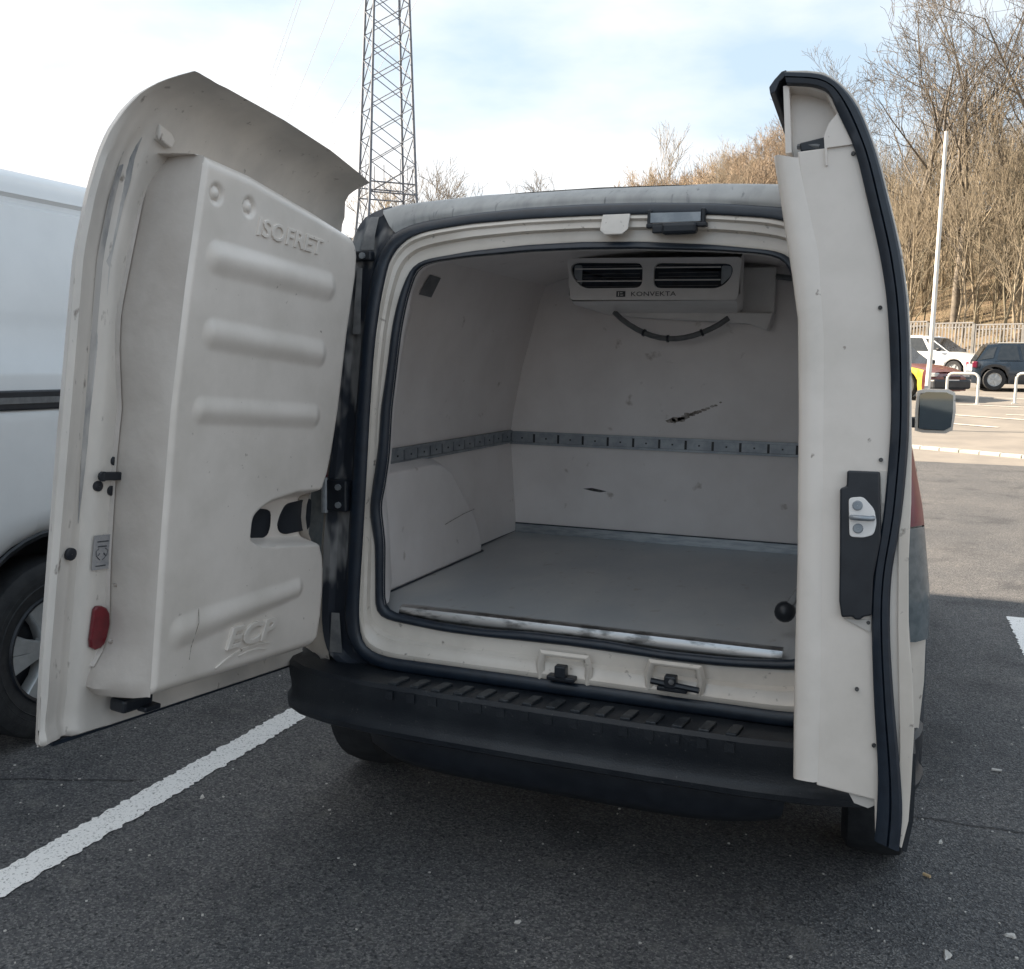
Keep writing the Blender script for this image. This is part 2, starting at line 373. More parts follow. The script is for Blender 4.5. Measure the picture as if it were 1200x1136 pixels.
# outlying ground: the sheet carries on to the horizon on the sides and behind
mb = MB()
for x0, x1, y0, y1 in ((-700, -70, -500, 54), (70, 700, -500, 54), (-70, 70, -500, -45), (-700, -420, 54, 620), (400, 700, 54, 620)):
    mb.add([(x0, y0, -0.12), (x1, y0, -0.12), (x1, y1, -0.12), (x0, y1, -0.12)], [(0, 1, 2, 3)])
obj('ground', mb, M['hill'], kind='structure', fix=False)

# road markings on the near asphalt
def mark(name, x0, x1, ya, yb, label, zoff=0.004, m='line'):
    rr = random.Random(int(abs(x0) * 1000)); rows = []
    n = int((yb - ya) / 0.014)
    for i in range(n + 1):
        y = ya + (yb - ya) * i / n
        e = lambda: rr.uniform(-0.008, 0.008)
        rows.append([(x0 + e(), y, lot_h(x0, y) + zoff), (x1 + e(), y, lot_h(x1, y) + zoff)])
    o = obj(name, MB().grid(rows), M[m], fix=False)
    o['kind'] = 'structure'
    return o
mark('bay_line', -1.512, -1.389, -3.4, 4.9, '')
mark('bay_line', 1.576, 1.709, 2.65, 3.975, '')
# tar seam and cracks
def strip(pts, w, z=0.004, seed=1):
    rr = random.Random(seed); rows = []
    for i, p in enumerate(pts):
        a, b = Vector(pts[max(i - 1, 0)]), Vector(pts[min(i + 1, len(pts) - 1)])
        d = (b - a).normalized(); nrm = Vector((-d.y, d.x)); ww = w * rr.uniform(0.5, 1.3)
        rows.append([(p[0] + nrm.x * ww / 2, p[1] + nrm.y * ww / 2, z), (p[0] - nrm.x * ww / 2, p[1] - nrm.y * ww / 2, z)])
    return MB().grid(rows)
def wander(a, b, n, amp, seed):
    rr = random.Random(seed)
    return [(a[0] + (b[0] - a[0]) * i / n + rr.uniform(-amp, amp), a[1] + (b[1] - a[1]) * i / n + rr.uniform(-amp, amp)) for i in range(n + 1)]
for i, (a, b, w) in enumerate((((0.95, 0.80), (3.3, 0.90), 0.007), ((-2.12, -0.21), (-1.59, 0.0), 0.008))):
    o = obj('tar_seam', strip(wander(a, b, 40, 0.006, 50 + i), w, GZ + 0.003, i), M['crack'], kind='structure', fix=False)

# lot edge: a row of pale kerb stones, nearly flush
kerb = thing('kerb', (0, 0, 0), 'low row of pale kerb stones crossing the sunlit car park beyond the van', 'kerb')
for i in range(54):
    x = -7.5 + i * 0.30
    y = 15.83 - (x - 1.33) * 0.49
    z = lot_h(x, y)
    rot = Matrix.Rotation(math.atan(-0.49), 3, 'Z')
    obj('kerb_stone', MB().box((x, y, z + 0.01), (0.325, 0.15, 0.08), rot), M['kerb'], kerb, bevel=0.012)
def lot_strip(x0, y0, x1, y1, w):
    d = Vector((x1 - x0, y1 - y0)); L = d.length; d.normalize(); nn = Vector((-d.y, d.x)) * w / 2; rows = []
    k = max(2, int(L / 0.5))
    for i in range(k + 1):
        x, y = x0 + d.x * L * i / k, y0 + d.y * L * i / k
        rows.append([(x + nn.x, y + nn.y, lot_h(x + nn.x, y + nn.y) + 0.012), (x - nn.x, y - nn.y, lot_h(x - nn.x, y - nn.y) + 0.012)])
    return MB().grid(rows)
for a in ((1.9, 22.6, 7.0, 20.3, 0.12), (1.75, 20.6, 2.9, 20.0, 0.12), (2.2, 25.6, 7.5, 24.4, 0.12), (2.9, 28.6, 7.5, 27.4, 0.12), (3.3, 22.9, 6.0, 23.2, 0.10)):
    obj('lot_line', lot_strip(*a), M['lot_line'], kind='structure', fix=False)

# ------------------------------------------------------------------ building on the left that shades the near bays
BX, BY1 = -13.0, 4.03 - 14.2 * math.tan(SUN_AZ - R(270)) * -1.0
BY1 = 4.05 + (1.2 + 13.0) * math.tan(SUN_AZ - R(270))
bld = thing('depot_building', (BX - 8, BY1 - 25, 0), 'long pale rendered depot building standing to the left of the parked vans', 'building')
BO_ = (BX - 8, BY1 - 25, 0)
obj('wall', MB().box((BX - 8, BY1 - 25, 5.9), (16, 50, 12.2)), M['building'], bld, off=BO_)
obj('parapet', MB().box((BX + .03, BY1 - 25, 11.8), (.1, 50.2, .4)), M['fence'], bld, off=BO_)
for i in range(11):
    for zz in (2.2, 5.4, 8.6):
        y = BY1 - 3 - i * 4.4
        fr = obj('window', MB().box((BX + .04, y, zz), (.12, 1.7, 1.5)), M['white_paint'], bld, off=BO_)
        obj('pane', MB().box((BX + .10, y, zz), (.04, 1.5, 1.3)), M['glass'], fr, off=BO_)

# ------------------------------------------------------------------ the refrigerated van (rear plane at y = 0, centre x = 0)
van = thing('delivery_van', (0, 0, 0), 'white refrigerated delivery van with both rear doors swung wide open on its empty load space', 'van')
PROF = [(0.3, 0), (1.50, 0.0), (1.6, .008), (1.7, .022), (1.8, .05), (1.86, .085), (1.9, .13), (1.93, .2), (1.95, .3)]
def NZ(z): return interp(z, PROF)
OO = [(0, .455), (.60, .455), (.69, .485), (.735, .56), (.738, .62), (.728, .74), (.714, .97), (.696, 1.22), (.677, 1.427), (.658, 1.61), (.635, 1.733), (.592, 1.806), (.527, 1.834), (.355, 1.856), (.186, 1.868), (0, 1.872)]
OI = [(0, .497), (.42, .497), (.586, .497), (.656, .51), (.682, .545), (.688, .628), (.68, .744), (.662, .972), (.648, 1.22), (.633, 1.428), (.612, 1.609), (.592, 1.732), (.548, 1.785), (.482, 1.808), (.347, 1.825), (.17, 1.834), (0, 1.836)]
IO = [(0, .597), (.275, .592), (.403, .592), (.536, .602), (.62, .609), (.645, .625), (.645, .741), (.646, .848), (.660, .917), (.663, .968), (.651, 1.046), (.633, 1.16), (.625, 1.271), (.601, 1.415), (.584, 1.544), (.564, 1.628), (.536, 1.698), (.504, 1.723), (.346, 1.746), (.17, 1.760), (0, 1.764)]
II = [(0, .622), (.12, .622), (.275, .613), (.436, .617), (.518, .625), (.61, .634), (.616, .65), (.616, .744), (.614, .85), (.622, .912), (.63, .971), (.616, 1.025), (.60, 1.125), (.591, 1.273), (.572, 1.416), (.555, 1.544), (.538, 1.627), (.515, 1.70), (.467, 1.716), (.344, 1.729), (.15, 1.74), (0, 1.742)]
BO = [(0, .43), (.70, .43), (.80, .47), (.825, .56), (.815, .83), (.795, 1.05), (.765, 1.27), (.745, 1.5), (.732, 1.75), (.727, 1.84), (.70, 1.88), (.62, 1.905), (.5, 1.92), (.3, 1.938), (0, 1.947)]
def polar(half, cz=1.15, n=100):
    a = [math.atan2(z - cz, x) for x, z in half]
    out = []
    for i in range(n + 1):
        t = -math.pi / 2 + math.pi * i / n
        for k in range(len(half) - 1):
            if a[k] - 1e-9 <= t <= a[k + 1] + 1e-9:
                (x0, z0), (x1, z1) = half[k], half[k + 1]
                dx, dz = math.cos(t), math.sin(t)
                ex, ez = x1 - x0, z1 - z0
                den = dx * ez - dz * ex
                s = (dx * (cz - z0) + dz * x0) / den if abs(den) > 1e-12 else 0
                s = min(1, max(0, s)); out.append((x0 + ex * s, z0 + ez * s)); break
    return out
def smooth_half(h, it=2):
    for _ in range(it):
        h = [h[0]] + [((h[i - 1][0] + 2 * h[i][0] + h[i + 1][0]) / 4, (h[i - 1][1] + 2 * h[i][1] + h[i + 1][1]) / 4) for i in range(1, len(h) - 1)] + [h[-1]]
    return h
NP = 120
RG = {k: smooth_half(polar(v, n=NP)) for k, v in dict(OO=OO, OI=OI, IO=IO, II=II, BO=BO).items()}
def ring(half, off):
    """full closed ring of points on the curved rear surface, pushed in by off"""
    f = off if callable(off) else (lambda x, z: off)
    r = [(x + .055 * sst(.15, .6, x), NZ(z) + f(x, z), z) for x, z in half]     # the narrow door's side sits a little further out
    l = [(-x, NZ(z) + f(x, z), z) for x, z in half[-2:0:-1]]
    return r + l
def lerp_half(a, b, t): return [(p[0] + (q[0] - p[0]) * t, p[1] + (q[1] - p[1]) * t) for p, q in zip(a, b)]

# pressed frame between the two seals
rows = []
for t, off in ((-.10, 0.012), (0.0, 0.004), (0.06, 0.0), (0.16, 0.0), (0.24, 0.012), (0.48, 0.016), (0.56, 0.034), (0.90, 0.038), (1.0, 0.040), (1.12, 0.046)):
    rows.append(ring(lerp_half(RG['OI'], RG['IO'], t), off))
obj('rear_frame', MB().grid(rows, cu=True), M['paint'], van, smooth=50)
def seal(name, A, B, off, hgt, seed=0):
    rr = random.Random(seed)
    rows = []
    for t, h in ((0.0, 0.004), (0.02, -hgt * .6), (0.25, -hgt), (0.75, -hgt), (0.98, -hgt * .6), (1.0, 0.004)):
        rows.append(ring(lerp_half(A, B, t), lambda x, z, h=h: off + h))
    return obj(name, MB().grid(rows, cu=True), M['rubber'], van, smooth=60)
seal('outer_seal', RG['OO'], RG['OI'], 0.006, 0.016)
seal('inner_seal', RG['IO'], RG['II'], 0.042, 0.018)
# threshold below the frame and roof edge above it, hinge pillars at the sides
def part_ring(name, A, B, sel, offs, m, smooth=50, fn=None):
    rows = []
    for t, off in offs:
        rows.append([(x, NZ(z) + off, z) for x, z in lerp_half(A, B, t)])
    idx = [i for i, (x, z) in enumerate(A) if sel(x, z)]
    i0, i1 = max(idx[0] - 1, 0), min(idx[-1] + 1, len(A) - 1)
    mbs = []
    for s in (1, -1):
        mbs.append(MB().grid([[(s * p[0], p[1], p[2]) for p in r[i0:i1 + 1]] for r in rows]))
    return mbs
top = part_ring('roof_edge', RG['OO'], RG['BO'], lambda x, z: z > 1.815, ((-.05, .012), (0, .012), (.15, .0), (.3, -.006), (.8, -.004), (.95, .006), (1.0, .03)), M['roof_lip'])
mb = MB()
for t in top: mb.add(t.v, t.f)
obj('roof_edge', mb, M['roof_lip'], van, smooth=50)
pil = part_ring('hinge_pillar', RG['OO'], RG['BO'], lambda x, z: z < 1.815, ((-.05, .014), (0, .012), (.35, .026), (.6, .026), (.75, .006), (1.0, .004)), M['pillar'])
for t in pil:
    obj('hinge_pillar', t, M['pillar'], van, smooth=50)
# dark grey patches on the hinge pillars, hinges
for s in (-1, 1):
    for z0, z1, w in ((1.50, 1.70, .026), (1.755, 1.86, .045), (.49, .62, .045)):
        xm = interp((z0 + z1) / 2, [(.47, .775), (1.0, .755), (1.5, .70), (1.8, .675)])
        rows = []
        for i in range(9):
            z = z0 + (z1 - z0) * i / 8; ww = w * (1.0 - .05 * i)
            x = xm + (0.0 if z > .7 else .0)
            rows.append([(s * (x - ww / 2), NZ(z) + .004, z), (s * (x + ww / 2), NZ(z) + .001, z)])
        obj('grey_patch', MB().grid(rows), M['pillar_grey'], van, smooth=60)
    for hz in (1.00, 1.735):
        x = interp(hz, [(.8, .80), (1.0, .775), (1.74, .705)])
        h = obj('hinge', MB().box((s * (x - .02), -.004 + NZ(hz), hz), (.075, .03, .10 if hz < 1.5 else .03)), M['black'], van, bevel=.006)
        obj('hinge_pin', MB().tube([(s * (x + .022), -.016 + NZ(hz), hz - .055), (s * (x + .022), -.016 + NZ(hz), hz + .055)], .011, 10), M['galv'], h)
        for dz in (-.028, .028) if hz < 1.5 else (0,):
            obj('hinge_bolt', MB().tube([(s * (x - .03), -.014 + NZ(hz), hz + dz), (s * (x - .03), -.026 + NZ(hz), hz + dz)], .010, 8), M['galv'], h)

# exterior shell
def half_w(z): return interp(z, [(.20, .90), (.30, .935), (.44, .962), (.6, .968), (.83, .962), (1.05, .932), (1.27, .882), (1.5, .837), (1.72, .79), (1.80, .765), (1.86, .72), (1.895, .64), (1.912, .5), (1.930, .3), (1.938, 0.0)])
ZL = [.30, .44, .6, .75, .83, .95, 1.05, 1.16, 1.27, 1.38, 1.5, 1.62, 1.72, 1.78, 1.82, 1.85, 1.875, 1.89, 1.902, 1.912, 1.922, 1.932, 1.938]
def roof_at(y): return interp(y, [(0, 1.0), (2.3, 1.0), (2.75, .985), (3.25, .80), (3.55, .625), (3.9, .57), (4.2, .50), (4.3, .40)])
def wid_at(y): return interp(y, [(0, 1.0), (3.3, 1.0), (3.9, .95), (4.2, .84), (4.3, .70)])
WH = ((0.56, .31), (3.48, .31))
def arch(y):
    zb = 0.30
    for wy, wr in WH:
        d = abs(y - wy)
        if d < .385: zb = max(zb, .31 + math.sqrt(max(0, .385 ** 2 - d * d)))
    return zb
mb = MB()
Yc = [.10, .14, .172, .178, .20, .25, .32, .40, .48, .56, .64, .72, .80, .87, .92, .942, .948, 1.2, 1.5, 2.0, 2.3, 2.75, 3.0, 3.09, 3.098, 3.14, 3.2, 3.28, 3.38, 3.48, 3.6, 3.7, 3.78, 3.83, 3.862, 3.87, 4.0, 4.15, 4.25, 4.3]
for s in (1, -1):
    rows = []
    b = [(p[0] * .995, NZ(p[1]) + .02, p[1]) for p in RG['BO']]
    zs_b = [.43 if z < .44 else z for z in ZL]
    def bo_x(z):
        pts = [(p[1], p[0]) for p in BO[2:]]
        return interp(z, pts)
    for inset, yo in ((0.0, .015), (.45, .03), (.8, .07)):
        r = []
        for z in ZL:
            zt = min(z, 1.947)
            x = bo_x(max(zt, .44)) if zt < 1.937 else 0
            r.append((s * (x + (half_w(z) - x) * inset), NZ(zt) * (1 - 0.3 * inset) + yo, z + (0 if z < 1.9 else -.012 * (1 - inset))))
        rows.append(r)
    for y in Yc:
        k, w, zb = roof_at(y), wid_at(y), arch(y)
        r = []
        for i, z in enumerate(ZL):
            zz = z
            if z < .83: zz = max(zb + (0.83 - zb) * (z - .30) / .53, z if zb <= .30 else 0)
            zt = zz if zz < .83 * k else .83 * k + (zz - .83 * k)
            if z > 1.05 * .6: 
                base = .63
                zt = zz if k > .999 else base + (zz - base) * max(.02, (1.966 * k - base)) / (1.966 - base)
            yy = y + (NZ(min(z, 1.947)) * .5 if y < .3 else 0)
            r.append((s * half_w(z) * w, yy, zt))
        rows.append(r)
    mb.grid(rows)
mb2 = MB(); mb2.add(mb.v, mb.f)
rows = [[(-half_w(z) * wid_at(4.3), 4.3, .63 + (max(z, .63) - .63) * max(.02, 1.966 * .40 - .63) / 1.336 if z > .63 else z), (half_w(z) * wid_at(4.3), 4.3, .63 + (max(z, .63) - .63) * max(.02, 1.966 * .40 - .63) / 1.336 if z > .63 else z)] for z in ZL]
mb2.grid(rows)
obj('body', mb2, M['paint'], van, smooth=40)
# cab glass, a little proud of the shell
def on_side(s, y, z):
    k = roof_at(y)
    zz = .63 + (z - .63) * 1.336 / max(.02, 1.966 * k - .63)
    return (s * (half_w(zz) * wid_at(y) + .004), y, z)
for s in (1, -1):
    rows = [[on_side(s, y, .98 + (zt - .98) * i / 5) for i in range(6)] for y, zt in ((2.15, 1.66), (2.5, 1.66), (2.8, 1.62), (3.05, 1.42), (3.2, 1.22))]
    obj('side_window', MB().grid(rows), M['glass'], van, smooth=60)
    obj('door_handle', MB().box((s * .952, 2.25, .95), (.03, .16, .04)), M['black'], van, bevel=.008)
    for z0 in (.52,):
        obj('rub_strip', MB().box((s * .968, 2.1, z0), (.03, 1.6, .10)), M['plastic'], van, bevel=.01)
rows = []
for y, in ((2.80,), (2.95,), (3.1,), (3.25,), (3.42,)):
    k = roof_at(y); zt = .63 + (1.93 - .63) * (1.966 * k - .63) / 1.336
    rows.append([(x * .62 * wid_at(y) * (1 + .1 * (1 - k)), y + .012, zt + .018 * (1 - x * x * .8)) for x in np.linspace(-1, 1, 9)])
obj('windscreen', MB().grid(rows), M['glass'], van, smooth=60)
for s in (1, -1):
    obj('headlamp', MB().box((s * .60, 4.27, .70), (.30, .10, .13)), M['lamp_glass'], van, bevel=.03)
obj('front_bumper', MB().box((0, 4.30, .42), (1.42, .12, .24)), M['plastic'], van, bevel=.04)
obj('underbody', MB().box((0, 2.15, .33), (1.55, 3.9, .12)), M['black'], van)

def wheel(parent, x, y, s, r=.335, rr=.205, wd=.19, dark=False):
    fn = lambda a, b, h: (x + s * h, y + a, GZ + r + b)
    t = obj('wheel', MB().lathe([(rr, -wd / 2), (r - .03, -wd / 2), (r - .006, -wd / 2 + .02), (r, -.04), (r, .04), (r - .006, wd / 2 - .02), (r - .03, wd / 2), (rr, wd / 2 - .006)], fn, 40), M['tyre'], parent, smooth=40)
    rim = MB().lathe([(rr + .002, wd / 2 - .008), (rr - .012, wd / 2 - .004), (rr - .02, wd / 2 - .025), (rr - .03, wd / 2 - .05), (.001, wd / 2 - .06)], fn, 40)
    o = obj('rim', rim, M['rim'] if not dark else M['black'], t, smooth=40)
    return t, fn, wd
def spokes(t, fn, wd, rr, n=7, m='rim', twist=.25):
    for i in range(n):
        a = 6.28319 * i / n + .2
        mb = MB(); ca, sa = math.cos(a), math.sin(a)
        pts = []
        for rad, w, h in ((.035, .030, wd / 2 - .028), (rr * .55, .036, wd / 2 - .012), (rr - .014, .050, wd / 2 - .012)):
            pts.append((rad, w, h))
        rows = []
        for rad, w, h in pts:
            c = (rad * ca, rad * sa)
            L = [(-w, h - .012), (-w * .8, h), (w * .8, h), (w, h - .012), (w, h - .045), (-w, h - .045)]
            rows.append([fn(c[0] - sa * q, c[1] + ca * q, hh) for q, hh in L])
        mb.grid(rows, cu=True)
        obj('spoke', mb, M[m], t, smooth=40)
    obj('hub_cap', MB().lathe([(.001, wd / 2 - .008), (.03, wd / 2 - .01), (.042, wd / 2 - .018), (.045, wd / 2 - .05)], fn, 20), M[m], t, smooth=40)
for s in (1, -1):
    for wy in (.56, 3.48):
        t, fn, wd = wheel(van, s * .872, wy, s)
        spokes(t, fn, wd, .205, 6)
        rows = []
        for a in np.linspace(0.0, math.pi, 17):
            rows.append([(s * q, wy + rad * math.cos(a), .31 + rad * math.sin(a)) for q, rad in ((.966, .40), (.978, .392), (.972, .372), (.772, .372))])
        obj('wheel_arch', MB().grid(rows), M['plastic'], van, smooth=50)
        rows = [[(s * .772, wy, .31)] + [(s * .772, wy + .372 * math.cos(a), .31 + .372 * math.sin(a)) for a in np.linspace(0, math.pi, 17)]]
        mb = MB(); mb.add(rows[0], [(0, i, i + 1) for i in range(1, 17)]); obj('arch_liner', mb, M['black'], van)

# tail lamps at the rear corners
for s in (1, -1):
    def lamp(z0, z1, m, name):
        rows = []
        for i in range(10):
            z = z0 + (z1 - z0) * i / 9
            xb = interp(z, [(.60, .835), (.83, .828), (1.05, .805), (1.27, .775), (1.45, .76)])
            xo = half_w(z)
            taper = 1.0 - .45 * sst(1.15, 1.42, z)
            rows.append([(s * xb, .012, z), (s * (xb + .45 * (xo - xb)), .014, z), (s * (xb + .78 * (xo - xb) + .004), .035, z), (s * (xo + .006), .085, z), (s * (xo + .008), .085 + .12 * taper, z), (s * (xo - .01), .09 + .12 * taper, z)])
        return obj(name, MB().grid(rows), m, van, smooth=60)
    lamp(1.02, 1.42, M['tail_red'], 'tail_lamp')
    lamp(.72, 1.016, M['tail_grey'], 'tail_lamp_lower')

# door mirrors
for s in (1, -1):
    mh = obj('door_mirror', MB().grid([[(s * (1.07 + sx * a), 3.42 + yy, 1.19 + sz * b) for a, b in ((-1, -1), (-.6, -1.08), (.6, -1.08), (.95, -.9), (1.05, 0), (.95, .9), (.6, 1.05), (-.6, 1.05), (-1, .95), (-1.05, 0))] for sx, sz, yy in ((.085, .10, -.055), (.10, .115, -.05), (.102, .117, 0), (.09, .10, .06), (.05, .06, .10), (.001, .001, .105))], cu=True), M['paint'], van, smooth=50)
    a = s * R(9)
    mg = [(-.9, -.95), (.6, -1.0), (.95, -.8), (1.0, 0), (.95, .85), (.55, 1.0), (-.6, 1.0), (-.95, .85)]
    obj('mirror_glass', MB().prism(mg, lambda p, q, d: (s * (1.07 + .090 * p), 3.356 + d + p * .006, 1.19 + .106 * q), 0, .006), M['mirror'], mh)
    obj('mirror_arm', MB().box((s * .955, 3.43, 1.12), (.12, .06, .06)), M['black'], mh, bevel=.01)

# bumper: extruded section swept round the tail
plan = []                                                        # half plan from centre: (x, y of the face)
for x, y in ((0, -.185), (.3, -.183), (.55, -.175), (.72, -.155), (.82, -.125), (.89, -.08), (.94, -.01), (.965, .06), (.975, .12), (.975, .168)): plan.append((x, y))
full = [(-x, y) for x, y in plan[:0:-1]] + plan
sec = [(.20, .455), (.10, .462), (.085, .470), (.012, .472), (.0, .462), (.0, .425), (.006, .40), (.008, .362), (.002, .348), (-.007, .338), (-.005, .322), (.012, .312), (.05, .305), (.12, .300), (.26, .30)]
rows = []
for i, (x, y) in enumerate(full):
    a, b = full[max(i - 1, 0)], full[min(i + 1, len(full) - 1)]
    d = Vector((b[0] - a[0], b[1] - a[1])).normalized(); nn = Vector((-d.y, d.x))
    if abs(x) > .9: nn = Vector((-math.copysign(1, x), 0.15)).normalized()
    if i in (0, len(full) - 1): pass
    rows.append([(x + nn.x * (q if abs(x) < .85 else min(q, .10)), y + nn.y * q, z) for q, z in sec])
bump = obj('rear_bumper', MB().grid(rows), M['plastic'], van, smooth=40)
for i in range(15):
    x = -.475 + i * .0705
    mb = MB().prism([(-.019, -.165), (.010, -.165), (.019, -.092), (-.010, -.092)], lambda a, b, d: (x + a, b, .466 + d), 0, .013)
    obj('tread_pad', mb, M['plastic_pad'], bump, bevel=.003)
    obj('tread_edge', MB().box((x - .004, -.1845, .448), (.026, .005, .026)), M['plastic'], bump)
for s in (1, -1):
    obj('mudflap', MB().box((s * .86, .925, .22), (.20, .012, .20)), M['black'], van)
obj('spare_wheel_tray', MB().lathe([(.001, 0), (.30, 0), (.33, .03), (.34, .12)], lambda a, b, h: (a, .62 + b, .20 + h), 24), M['black'], van, smooth=40)
vr = []
for i in range(21):
    t = -1 + 2 * i / 20; x = .64 * t; y0 = -.085 + .10 * abs(t) ** 5
    vr.append([(x, y0 - .03, .318), (x, y0 - .035, .27), (x * .99, y0 - .02, .215), (x * .97, y0 + .02, .178), (x * .95, y0 + .14, .168), (x * .95, y0 + .30, .20)])
obj('shade_valance', MB().grid(vr), M['black'], van, smooth=60)  # added black piece, stands in for the deep shade below the bumper
obj('exhaust_pipe', MB().tube([(.50, .05, .235), (.50, .35, .24), (.47, .8, .27)], .025, 10), M['galv'], van, smooth=60)

# load space: liner walls, ceiling, bulkhead, floor
WL = [(.62, .800), (.8, .815), (1.0, .832), (1.1, .838), (1.2, .824), (1.4, .785), (1.58, .735), (1.70, .705), (1.775, .675)]
YB = 1.69
for s in (-1, 1):
    rows = [[(s * x, y, z) for z, x in WL] for y in np.linspace(.36, YB, 6)]
    obj('side_panel', MB().grid(rows), M['liner'], van, smooth=60)
rows = []
for y in np.linspace(.12, YB, 5):
    rows.append([(.676 * t, y, 1.775 + .09 * (1 - t * t) ** .8 - (0 if y > .3 else .05)) for t in np.linspace(-1, 1, 17)])
obj('ceiling_panel', MB().grid(rows), M['liner'], van, smooth=60)
poly = [(x, z) for z, x in WL] + [(.676 * t, 1.775 + .09 * (1 - t * t) ** .8) for t in np.linspace(.9, -.9, 15)] + [(-x, z) for z, x in WL[::-1]]
obj('bulkhead', MB().prism(poly, lambda a, b, d: (a, YB + d, b), 0, .03), M['liner'], van)
obj('load_floor', MB().box((0, .885, .605), (1.62, 1.61, .03)), M['liner_floor'], van)
# reveal from the inner seal to the walls
half = lerp_half(RG['II'], RG['II'], 0)
inner_half = []
for x, z in RG['II']:
    if z > 1.69 or x < .45: inner_half.append((x, z + (.03 if z > 1 else -.004)))
    else: inner_half.append((interp(z, WL), z))
inner_half = smooth_half(inner_half, 3)
rows = [ring(RG['II'], .034), ring(lerp_half(RG['II'], inner_half, .04), .075)]
rows.append([(x, .20 if z > 1.6 else .45, z) for x, z in inner_half] + [(-x, .20 if z > 1.6 else .45, z) for x, z in inner_half[-2:0:-1]])
idx = [i for i, p in enumerate(rows[0]) if p[2] > .645]
k = len(rows[0])
mb = MB()
o0 = MB().grid(rows, cu=True)
keep = []
for f in o0.f:
    if all(o0.v[i][2] > .648 for i in f) and not all(abs(o0.v[i][0]) < .60 and o0.v[i][2] < .64 for i in f): keep.append(f)
o0.f = keep
obj('entry_reveal', o0, M['liner'], van, smooth=50)
# wheel boxes
for s in (-1, 1):
    # inner face at |x| = .755, outline (y, z)
    face = [(.30, .622), (1.15, .622), (1.152, .66), (1.10, .76), (1.0, .86), (.87, .985), (.79, 1.02), (.70, 1.03), (.30, 1.032)]
    mb = MB()
    inn = [(s * (.752 + .035 * max(0, z - .62)), y, z) for y, z in face]
    out = [(s * (interp(z, WL) + .01), y + (.03 if y > .5 else 0), z + .03 * (z > .7)) for y, z in face]
    n = len(face)
    mb.add(inn + out, [tuple(range(n))] + [(i, (i + 1) % n, n + (i + 1) % n, n + i) for i in range(n)])
    obj('wheel_box', mb, M['liner'], van, bevel=.006)
    obj('panel_seam', MB().tube([(s * .751, .78, .792), (s * .7495, .95, .81), (s * .75, 1.06, .815)], .0016, 4), M['scuff_brown'], van)
    obj('floor_bead', MB().tube([(s * .748, .30, .622), (s * .748, 1.155, .622), (s * .80, 1.19, .624), (s * .803, YB - .01, .624)], .004, 5), M['rubber'], van)
kick = obj('kick_strip', MB().box((0, YB - .008, .641), (1.60, .012, .043)), M['alu'], van)
obj('floor_bead', MB().box((0, YB - .012, .664), (1.60, .008, .005)), M['rubber'], van)
# lashing rails: back strip, lips, and one plate per cell
def rail(p0, p1, nrm, n, z0, z1):
    p0, p1, nrm = Vector(p0), Vector(p1), Vector(nrm)
    d = p1 - p0
    rot = Matrix((d.normalized(), nrm, Vector((0, 0, 1)))).transposed()
    L = d.length; c = (p0 + p1) / 2; zm = (z0 + z1) / 2; hh = z1 - z0
    ro = obj('lashing_rail', MB().box(Vector((c.x, c.y, zm)) + nrm * .003, (L, .006, hh), rot), M['black'], van)
    mb = MB()
    for zz in (z0 + .005, z1 - .005): mb.box(Vector((c.x, c.y, zz)) + nrm * .007, (L, .014, .010), rot)
    obj('rail_lip', mb, M['galv'], ro)
    for i in range(n):
        q = p0 + d * (i + .5) / n
        obj('rail_cell', MB().box(Vector((q.x, q.y, zm)) + nrm * .007, (L / n - .011, .006, hh - .022), rot), M['galv'], ro)
        obj('rivet', MB().box(Vector((q.x, q.y, zm)) + nrm * .011, (.007, .003, .007), rot), M['black'], ro)
rail((-.835, YB - .001, 0), (.835, YB - .001, 0), (0, -1, 0), 14, 1.040, 1.101)
for s in (-1, 1):
    rail((s * .836, .47, 0), (s * .836, YB - .02, 0), (-s, 0, 0), 11, 1.046, 1.106)
# stainless edge at the threshold
obj('sill_strip', MB().grid([[(x, .105, .647), (x, .085, .649), (x, .066, .646), (x, .060, .630), (x, .062, .612)] for x in np.linspace(-.575, .605, 13)]), M['steel'], van, smooth=50)
# marks on the bulkhead
def patch(name, poly, y, m, th=.0008):
    return obj(name, MB().prism(poly, lambda a, b, d: (a, y - d, b), 0, th), m, van)
patch('scuff_mark', [(-.472, .846), (-.43, .852), (-.39, .846), (-.358, .840), (-.39, .834), (-.43, .838)], YB - .0005, M['scuff_black'])
rr = random.Random(3)
for i in range(13):
    t = i / 12.0; cx, cz = -.065 + .21 * t + rr.uniform(-.006, .006), 1.175 + .085 * t + rr.uniform(-.004, .004)
    rd = .021 * (1 - .72 * t)
    patch('scuff_mark', [(cx + rd * 1.4 * math.cos(a) * rr.uniform(.5, 1), cz + rd * .75 * math.sin(a) * rr.uniform(.5, 1)) for a in np.linspace(0, 6.28, 9)[:-1]], YB - .0005, M['scuff_brown'])
# grey foil patch high on the left reveal
def wall_pt(y, z, off=.003): return (-(interp(z, WL) - off), y, z)
obj('foil_patch', MB().grid([[wall_pt(.515, 1.723), wall_pt(.47, 1.652)], [wall_pt(.605, 1.719), wall_pt(.57, 1.648)]]).grid([[wall_pt(.515, 1.723, .002), wall_pt(.47, 1.652, .002)], [wall_pt(.605, 1.719, .002), wall_pt(.57, 1.648, .002)]]), M['tape'], van)
